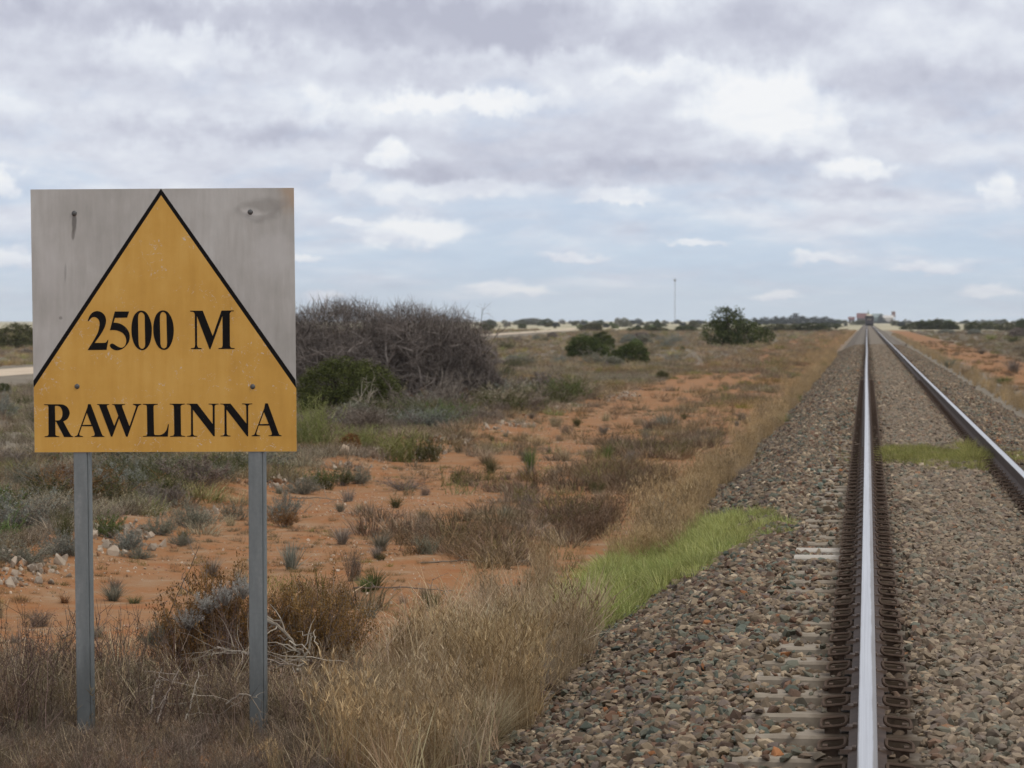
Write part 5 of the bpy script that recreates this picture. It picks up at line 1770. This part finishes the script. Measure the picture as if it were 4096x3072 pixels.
def smooth(pts, closed=True, n=6):
    """points (x, y) are corners, (x, y, 1) lie on curves: curve runs get Catmull-Rom"""
    out = []
    N_ = len(pts)
    for i in range(N_):
        p0, p1, p2, p3 = pts[(i - 1) % N_], pts[i], pts[(i + 1) % N_], pts[(i + 2) % N_]
        out.append((p1[0], p1[1]))
        if len(p1) == 3 or len(p2) == 3:
            a = np.array(p1[:2], float)
            b = np.array(p2[:2], float)
            m1 = (b - np.array(p0[:2])) * .5 if len(p1) == 3 else (b - a) * .9
            m2 = (np.array(p3[:2]) - a) * .5 if len(p2) == 3 else (b - a) * .9
            for k_ in range(1, n):
                u = k_ / n
                out.append(tuple((2 * u ** 3 - 3 * u ** 2 + 1) * a + (u ** 3 - 2 * u ** 2 + u) * m1 + (-2 * u ** 3 + 3 * u ** 2) * b + (u ** 3 - u ** 2) * m2))
    return out


def filled(name, loops, yoff, th, m):
    """flat filled outline (with holes) lying on the panel"""
    cu = bpy.data.curves.new(name, 'CURVE')
    cu.dimensions = '2D'
    cu.fill_mode = 'BOTH'
    cu.extrude = th / 2
    for lp in loops:
        s = cu.splines.new('POLY')
        s.points.add(len(lp) - 1)
        for p, (a, b) in zip(s.points, lp):
            p.co = (a, b, 0, 1)
        s.use_cyclic_u = True
    ob = bpy.data.objects.new(name + '_outline', cu)
    COL.objects.link(ob)
    dg = bpy.context.evaluated_depsgraph_get()
    me = bpy.data.meshes.new_from_object(ob.evaluated_get(dg))
    bpy.data.objects.remove(ob)
    me.transform(Matrix.Translation((0, SY + yoff, 0)) @ Matrix.Rotation(math.pi / 2, 4, 'X'))
    me.name = name
    me.materials.clear()
    me.materials.append(m)
    return me


def crop_to_c1(x0, y0, sx):       # letters were measured in closer views; bring them to one frame
    return lambda p: ((x0 + p[0] * sx) * 1768 / 1300, (y0 + p[1] * sx - 680) * 1659 / 1220) + tuple(p[2:])


A1 = crop_to_c1(340, 1230, 300 / 2212)
A2 = crop_to_c1(600, 1230, 360 / 2212)
A3 = crop_to_c1(170, 1600, 350 / 2212)
A4 = crop_to_c1(500, 1600, 350 / 2212)
A5 = crop_to_c1(800, 1600, 350 / 2212)
c = 1
two = [(85, 400), (100, 350, c), (140, 250, c), (220, 155, c), (310, 112, c), (385, 105, c), (490, 140, c), (580, 225, c), (622, 335, c), (622, 440, c), (590, 560, c), (520, 710, c), (430, 850, c),
       (290, 1043), (560, 1040, c), (630, 1020, c), (680, 948), (694, 950), (640, 1248), (82, 1255), (300, 900, c), (390, 720, c), (432, 540, c), (432, 430, c), (400, 350, c), (340, 298, c), (260, 280, c), (190, 310, c), (120, 395)]
five = [(885, 117), (1308, 117), (1245, 297), (888, 305), (848, 445), (960, 455, c), (1090, 500, c), (1220, 600, c), (1300, 730, c), (1325, 860, c), (1300, 1000, c), (1230, 1110, c), (1130, 1205, c), (1010, 1255, c), (900, 1258, c), (800, 1215, c),
        (745, 1150, c), (745, 1095, c), (795, 1062, c), (860, 1080, c), (950, 1140, c), (1040, 1178, c), (1110, 1178, c), (1180, 1125, c), (1220, 1020, c), (1215, 920, c), (1180, 830, c), (1110, 750, c), (1000, 695, c), (870, 665, c), (740, 668), (800, 440)]
zo = [(1675, 90, c), (1800, 140, c), (1900, 290, c), (1965, 500, c), (1975, 680, c), (1955, 900, c), (1900, 1090, c), (1800, 1220, c), (1690, 1258, c), (1560, 1210, c), (1460, 1080, c), (1395, 880, c), (1375, 670, c), (1390, 450, c), (1450, 240, c), (1560, 120, c)]
zi = [(1665, 140, c), (1735, 185, c), (1765, 270, c), (1768, 500), (1780, 1040), (1775, 1130, c), (1745, 1190, c), (1690, 1215, c), (1630, 1185, c), (1595, 1110, c), (1582, 1000), (1570, 400), (1572, 270, c), (1600, 175, c)]
zo2 = [(330, 70, c), (435, 110, c), (520, 230, c), (570, 380, c), (588, 560, c), (570, 740, c), (520, 900, c), (440, 1010, c), (345, 1040, c), (240, 1000, c), (160, 890, c), (105, 730, c), (85, 560, c), (95, 380, c), (145, 200, c), (230, 100, c)]
zi2 = [(325, 108, c), (385, 145, c), (408, 215, c), (412, 400), (424, 860), (415, 950, c), (385, 990, c), (340, 1003, c), (290, 975, c), (263, 900, c), (258, 800), (246, 330), (248, 220, c), (275, 135, c)]
mm = [(993, 78), (1300, 78), (1545, 700), (1762, 74), (2065, 72), (2065, 92), (1995, 100, c), (1962, 150), (1968, 930), (1995, 985, c), (2083, 997), (2080, 1018), (1685, 1018), (1685, 997), (1765, 985, c), (1790, 930), (1785, 205), (1490, 1022), (1465, 1022), (1158, 210),
      (1162, 930), (1190, 985, c), (1275, 1000), (1270, 1022), (1010, 1022), (1010, 1000), (1090, 985, c), (1113, 930), (1104, 160), (1070, 110, c), (993, 100)]
rr = [(45, 107), (430, 107), (540, 120, c), (640, 190, c), (690, 310, c), (670, 410, c), (620, 490, c), (530, 540), (700, 860), (735, 900, c), (780, 920), (778, 935), (550, 935), (350, 545), (328, 545), (332, 880), (360, 905, c), (430, 918), (430, 935), (60, 935), (60, 918), (130, 905, c), (158, 870),
      (155, 180), (135, 135, c), (45, 124)]
rh = [(318, 145), (400, 148, c), (470, 195, c), (508, 300, c), (498, 420, c), (440, 505, c), (326, 517)]
aa = [(1155, 103), (1222, 103), (1500, 850), (1525, 895, c), (1570, 918), (1568, 932), (1240, 932), (1240, 916), (1310, 900, c), (1325, 850), (1262, 662), (1000, 662), (940, 840), (945, 890, c), (1030, 918), (1030, 932), (818, 932), (818, 918), (880, 890, c), (905, 840), (1135, 200)]
ah = [(1125, 325), (1238, 625), (1015, 628)]
ww_l = [(1385, 102), (1690, 102), (1690, 118), (1640, 130, c), (1635, 170), (1818, 655), (1920, 400), (1835, 160), (1815, 128, c), (1765, 118), (1765, 102), (2090, 102), (2090, 118), (2025, 130, c), (2015, 165), (2198, 660)]
# right half of the W seen in the next view (x shifted by 330 photo px)
off = 330 * 2212 / 350
ww_r = [(118, 665), (280, 190), (280, 150, c), (205, 112), (205, 97), (415, 97), (415, 112), (355, 140, c), (325, 190), (70, 925), (30, 925)]
ww = ww_l[:-1] + [(p[0] + off,) + tuple(p[1:]) for p in ww_r] + [(1940, 465), (1770, 925), (1735, 925), (1450, 170), (1430, 130, c), (1385, 118)]
ll = [(455, 97), (832, 97), (832, 113), (745, 128, c), (725, 170), (738, 840), (755, 880, c), (800, 885), (900, 882, c), (990, 835, c), (1055, 750, c), (1092, 612), (1113, 612), (1087, 925), (460, 925), (460, 910), (545, 898, c), (568, 850), (558, 170), (535, 125, c), (455, 113)]
iL = [(1135, 93), (1515, 93), (1515, 108), (1435, 125, c), (1412, 160), (1420, 860), (1440, 895, c), (1525, 910), (1523, 926), (1145, 926), (1145, 910), (1225, 895, c), (1250, 850), (1240, 165), (1215, 122, c), (1135, 108)]
off2 = 300 * 2212 / 350
nA = [(1570, 92), (1830, 92), (325 + off2, 605), (325 + off2, 165), (300 + off2, 120, c), (220 + off2, 107), (220 + off2, 92), (473 + off2, 92), (473 + off2, 107), (400 + off2, 120, c), (375 + off2, 160), (378 + off2, 915), (345 + off2, 915), (1720, 245), (1725, 860), (1750, 895, c), (1830, 910), (1828, 925), (1575, 925), (1575, 908),
      (1650, 895, c), (1675, 860), (1672, 170), (1640, 120, c), (1570, 108)]
nB = [(520, 92), (775, 90), (1178, 595), (1172, 150), (1140, 112, c), (1068, 104), (1068, 88), (1325, 88), (1325, 103), (1250, 115, c), (1222, 150), (1222, 915), (1195, 915), (672, 240), (680, 850), (705, 890, c), (776, 902), (774, 918), (525, 918), (525, 902), (600, 890, c), (625, 850), (622, 160), (590, 115, c), (520, 105)]
aB = [(1650, 83), (1718, 83), (1990, 840), (2015, 880, c), (2065, 895), (2062, 912), (1735, 912), (1735, 896), (1810, 880, c), (1822, 835), (1755, 645), (1488, 645), (1432, 820), (1440, 875, c), (1525, 898), (1522, 914), (1308, 914), (1308, 898), (1370, 875, c), (1400, 820), (1630, 200)]
aBh = [(1620, 305), (1740, 605), (1508, 608)]


def L(fn, pts):
    return [sp(*q[:2]) for q in [(p[0], p[1]) for p in smooth([fn(p) for p in pts])]]


def paint_mats():
    # weathered bare aluminium grey
    m, t, o = new_mat('weathered_grey_panel')
    pos = t.new('ShaderNodeTexCoord').outputs['Object']
    n1 = t.noise(pos, 2.6, 6, .6)
    n2 = t.noise(t.vmath('MULTIPLY', pos, (30, 30, 4)), 1.0, 4, .6)
    k_ = t.math('ADD', t.math('MULTIPLY', n1, .65), t.math('MULTIPLY', n2, .35))
    c_ = t.ramp(k_, [(.3, (.35, .335, .305)), (.5, (.44, .42, .39)), (.7, (.54, .525, .495))])

    def spot(cx, cy, rx, rz, warp=.5, hard=1.0):
        px0, pz0 = sp(cx, cy)
        wn = t.vmath('SUBTRACT', t.noise(pos, 9, 4, .6, out=1), (.5, .5, .5))
        s_ = (rx * .00089, 1, rz * .00089)
        v_ = t.vmath('MULTIPLY', t.vmath('SUBTRACT', pos, (px0, SY, pz0)), (1 / s_[0], 0, 1 / s_[2]))
        v_ = t.vmath('ADD', v_, t.vmath('MULTIPLY', wn, (warp * 2, 0, warp * 2)))
        return t.ss(t.vmath('LENGTH', v_, out=1), 1.0 + .25 * hard, 1.0 - .45 * hard)
    ring_ = t.math('SUBTRACT', spot(1400, 225, 130, 62, .5, .6), spot(1400, 205, 100, 42, .6, .6), clamp=True)
    c_ = t.mix(t.math('MULTIPLY', spot(1440, 190, 120, 45, .8), .45), c_, (.24, .225, .20))
    c_ = t.mix(t.math('MULTIPLY', spot(1360, 240, 75, 40, .6), .6), c_, (.60, .58, .55))
    c_ = t.mix(t.math('MULTIPLY', ring_, .35), c_, (.17, .16, .145))
    c_ = t.mix(t.math('MULTIPLY', spot(1580, 150, 60, 100, 1.1, 2.0), .6), c_, (.46, .31, .19))
    c_ = t.mix(t.math('MULTIPLY', spot(404, 285, 15, 62, .4), .75), c_, (.10, .09, .08))
    c_ = t.mix(t.math('MULTIPLY', spot(398, 350, 10, 32, .6), .6), c_, (.12, .105, .09))
    c_ = t.mix(t.math('MULTIPLY', spot(330, 805, 12, 10, .5), .5), c_, (.12, .11, .10))
    c_ = t.mix(t.math('MULTIPLY', spot(355, 560, 7, 60, .8), .35), c_, (.15, .14, .13))
    c_ = t.mix(t.math('MULTIPLY', spot(1480, 450, 110, 150, .9, 1.6), .45), c_, (.58, .565, .545))
    c_ = t.mix(t.math('MULTIPLY', spot(270, 560, 70, 200, .9, 1.6), .35), c_, (.55, .53, .51))
    principled(t, o, c_, .55, .25, .4)
    # yellow paint with hairline flaking
    y_, t, o = new_mat('flaking_yellow_paint')
    pos = t.new('ShaderNodeTexCoord').outputs['Object']
    n1 = t.noise(pos, 3.0, 6, .6)
    n1 = t.math('ADD', t.math('MULTIPLY', n1, .6), t.math('MULTIPLY', t.noise(t.vmath('MULTIPLY', pos, (16, 1, 1.6)), 1.0, 5, .6), .4))
    c_ = t.ramp(n1, [(.34, (.50, .265, .046)), (.5, (.58, .32, .062)), (.66, (.64, .375, .09))])
    wv = t.vmath('MULTIPLY', t.vmath('SUBTRACT', t.noise(pos, 14, 4, .6, out=1), (.5, .5, .5)), (.16, .16, .16))
    vo_ = t.new('ShaderNodeTexVoronoi', feature='DISTANCE_TO_EDGE')
    vo_.inputs['Scale'].default_value = 15
    t.put(vo_.inputs['Vector'], t.vmath('MULTIPLY', t.vmath('ADD', pos, wv), (1, .2, 1.25)))
    _, _, zz_ = t.sep(pos)[:3]
    dens = t.math('ADD', t.noise(pos, 8.5, 4, .65), t.math('MULTIPLY', t.math('SUBTRACT', 1.95, zz_), .05))
    crack = t.math('MULTIPLY', t.ss(vo_.outputs['Distance'], .028, .006), t.ss(dens, .50, .57))
    fl = t.noise(pos, 70, 4, .7)
    crack = t.math('MULTIPLY', crack, t.ss(fl, .46, .58))
    c_ = t.mix(t.math('MULTIPLY', crack, .85), c_, (.60, .54, .47))
    dk = t.math('MULTIPLY', t.ss(t.noise(t.vmath('MULTIPLY', pos, (9, 9, 60)), 3.0, 4, .7), .70, .76), .35)
    c_ = t.mix(dk, c_, (.16, .08, .02))
    principled(t, o, c_, .5, 0, .35)
    k_, t, o = new_mat('black_sign_paint')
    pos = t.new('ShaderNodeTexCoord').outputs['Object']
    n_ = t.noise(pos, 60, 4, .7)
    principled(t, o, t.mix(t.math('MULTIPLY', t.ss(n_, .72, .76), .8), (.006, .005, .005), (.4, .33, .22)), .6, 0, .12)
    return m, y_, k_


pm, ym, km = paint_mats()
cor = [sp(166, 106), sp(1599, 97), sp(1615, 1531), sp(189, 1536)]
sgn = empty('distance_sign', (float(np.mean([q_[0] for q_ in cor])), SY, 0), 'square yellow triangle distance sign reading 2500 M RAWLINNA on two steel posts', 'sign')
inv = Matrix.Translation(-Vector(sgn.location))


def sign_part(nm, me, parent=sgn):
    me.transform(inv)
    o_ = link(nm, me)
    o_.parent = parent
    return o_


def shift_tex(m):
    return m


# materials use object coordinates: keep them in world metres by offsetting inside the node trees
for m in (pm, ym, km):
    for n_ in list(m.node_tree.nodes):
        if n_.type == 'TEX_COORD':
            add = m.node_tree.nodes.new('ShaderNodeVectorMath')
            add.operation = 'ADD'
            add.inputs[1].default_value = sgn.location
            for lk in list(n_.outputs['Object'].links):
                m.node_tree.links.new(add.outputs[0], lk.to_socket)
            m.node_tree.links.new(n_.outputs['Object'], add.inputs[0])
panel = sign_part('sign_panel', filled('sign_panel', [cor], 0.0, .003, pm))
yl = [sp(877, 137), sp(1612, 1187), sp(1614.5, 1530.5), sp(189.5, 1535.5), sp(184.5, 1183)]
sign_part('yellow_face', filled('yellow_face', [yl], -.0022, .001, ym), panel)
band = [sp(876, 101.5), sp(1608, 1141), sp(1611.5, 1187), sp(877, 137), sp(184.5, 1183), sp(182.5, 1146)]
sign_part('black_border', filled('black_border', [band], -.0023, .0012, km), panel)
sign_part('lettering', filled('lettering', [L(A1, two), L(A1, five), L(A1, zo), L(A1, zi), L(A2, zo2), L(A2, zi2), L(A2, mm)], -.0033, .0008, km), panel)
sign_part('lettering', filled('lettering', [L(A3, rr), L(A3, rh), L(A3, aa), L(A3, ah), L(A3, ww), L(A4, ll), L(A4, iL), L(A4, nA), L(A5, nB), L(A5, aB), L(A5, aBh)], -.0033, .0008, km), panel)
bolt_m = flat('bolt_steel', (.10, .10, .098), .5, .3, .3, 90)
for (cx, cy) in ((404, 236), (1362, 229), (420, 1177), (1375, 1178)):
    X_, Z_ = sp(cx, cy)
    b = MB()
    lathe_dome(b, X_, SY - .0015, Z_, .0135, .008, n=14)
    sign_part('bolt', b.mesh('bolt', [bolt_m], True))
# galvanised posts: folded channel, open at the back
gal, t, o = new_mat('galvanised_steel')
pos = t.new('ShaderNodeTexCoord').outputs['Object']
n1 = t.noise(t.vmath('MULTIPLY', pos, (12, 12, 2.2)), 1.0, 6, .65)
n2 = t.noise(pos, 55, 4, .6)
zc = t.sep(pos)[2]
gc = t.ramp(t.math('ADD', t.math('MULTIPLY', n1, .75), t.math('MULTIPLY', n2, .25)), [(.3, (.155, .175, .178)), (.55, (.215, .235, .235)), (.72, (.33, .335, .325))])
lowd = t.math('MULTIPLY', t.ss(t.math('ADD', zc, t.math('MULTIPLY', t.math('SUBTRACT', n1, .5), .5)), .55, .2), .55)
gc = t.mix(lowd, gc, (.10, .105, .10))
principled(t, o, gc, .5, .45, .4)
chan = [(-.040, .002), (-.036, -.001), (.0265, -.001), (.0300, .0025), (.0308, .006), (.0325, .006), (.0335, .001), (.0405, .001), (.0425, .004), (.0425, .045), (.0385, .045), (.0385, .012), (.030, .012), (-.0365, .0045), (-.0365, .045), (-.040, .045)]
for (x_t, y_t, x_b, y_b) in ((175.5, 980, 184, 1640), (553.5, 979, 556.5, 1625)):
    p1 = at(x_t, y_t, SY + .003)
    p0 = at(x_b, y_b, SY + .003)
    dirv = (p1 - p0) / (p1[2] - p0[2])
    ptop = p0 + dirv * (sp(400, 150)[1] - p0[2])
    pbot = p0 + dirv * (-.35 - p0[2])
    nc = len(chan)
    V = []
    zs = np.linspace(0, 1, 9)
    for u in zs:
        c0 = pbot * (1 - u) + ptop * u
        V += [(c0[0] + a, c0[1] + b_, c0[2]) for (a, b_) in chan]
    fs = [(i * nc + j, i * nc + (j + 1) % nc, (i + 1) * nc + (j + 1) % nc, (i + 1) * nc + j) for i in range(len(zs) - 1) for j in range(nc)]
    b = MB()
    b.quads(V, fs)
    me = b.mesh('post', [gal])
    bb = bmesh.new(); bb.from_mesh(me); bmesh.ops.recalc_face_normals(bb, faces=bb.faces); bb.to_mesh(me); bb.free()
    sign_part('post', me)

# ------------------------------------------------------------------ haze
hm = bpy.data.materials.new('haze')
hm.use_nodes = True
ht = NT(hm.node_tree)
ht.n.clear()
ho = ht.new('ShaderNodeOutputMaterial')
pv = ht.new('ShaderNodeVolumePrincipled')
pv.inputs['Color'].default_value = (.90, .93, .97, 1)
pv.inputs['Density'].default_value = .00009
ht.l.new(pv.outputs[0], ho.inputs['Volume'])
b = MB()
b.box(-2700, 1700, -80, 6100, -2.0, 60)
tag(link('haze', b.mesh('haze', [hm])), kind='stuff')
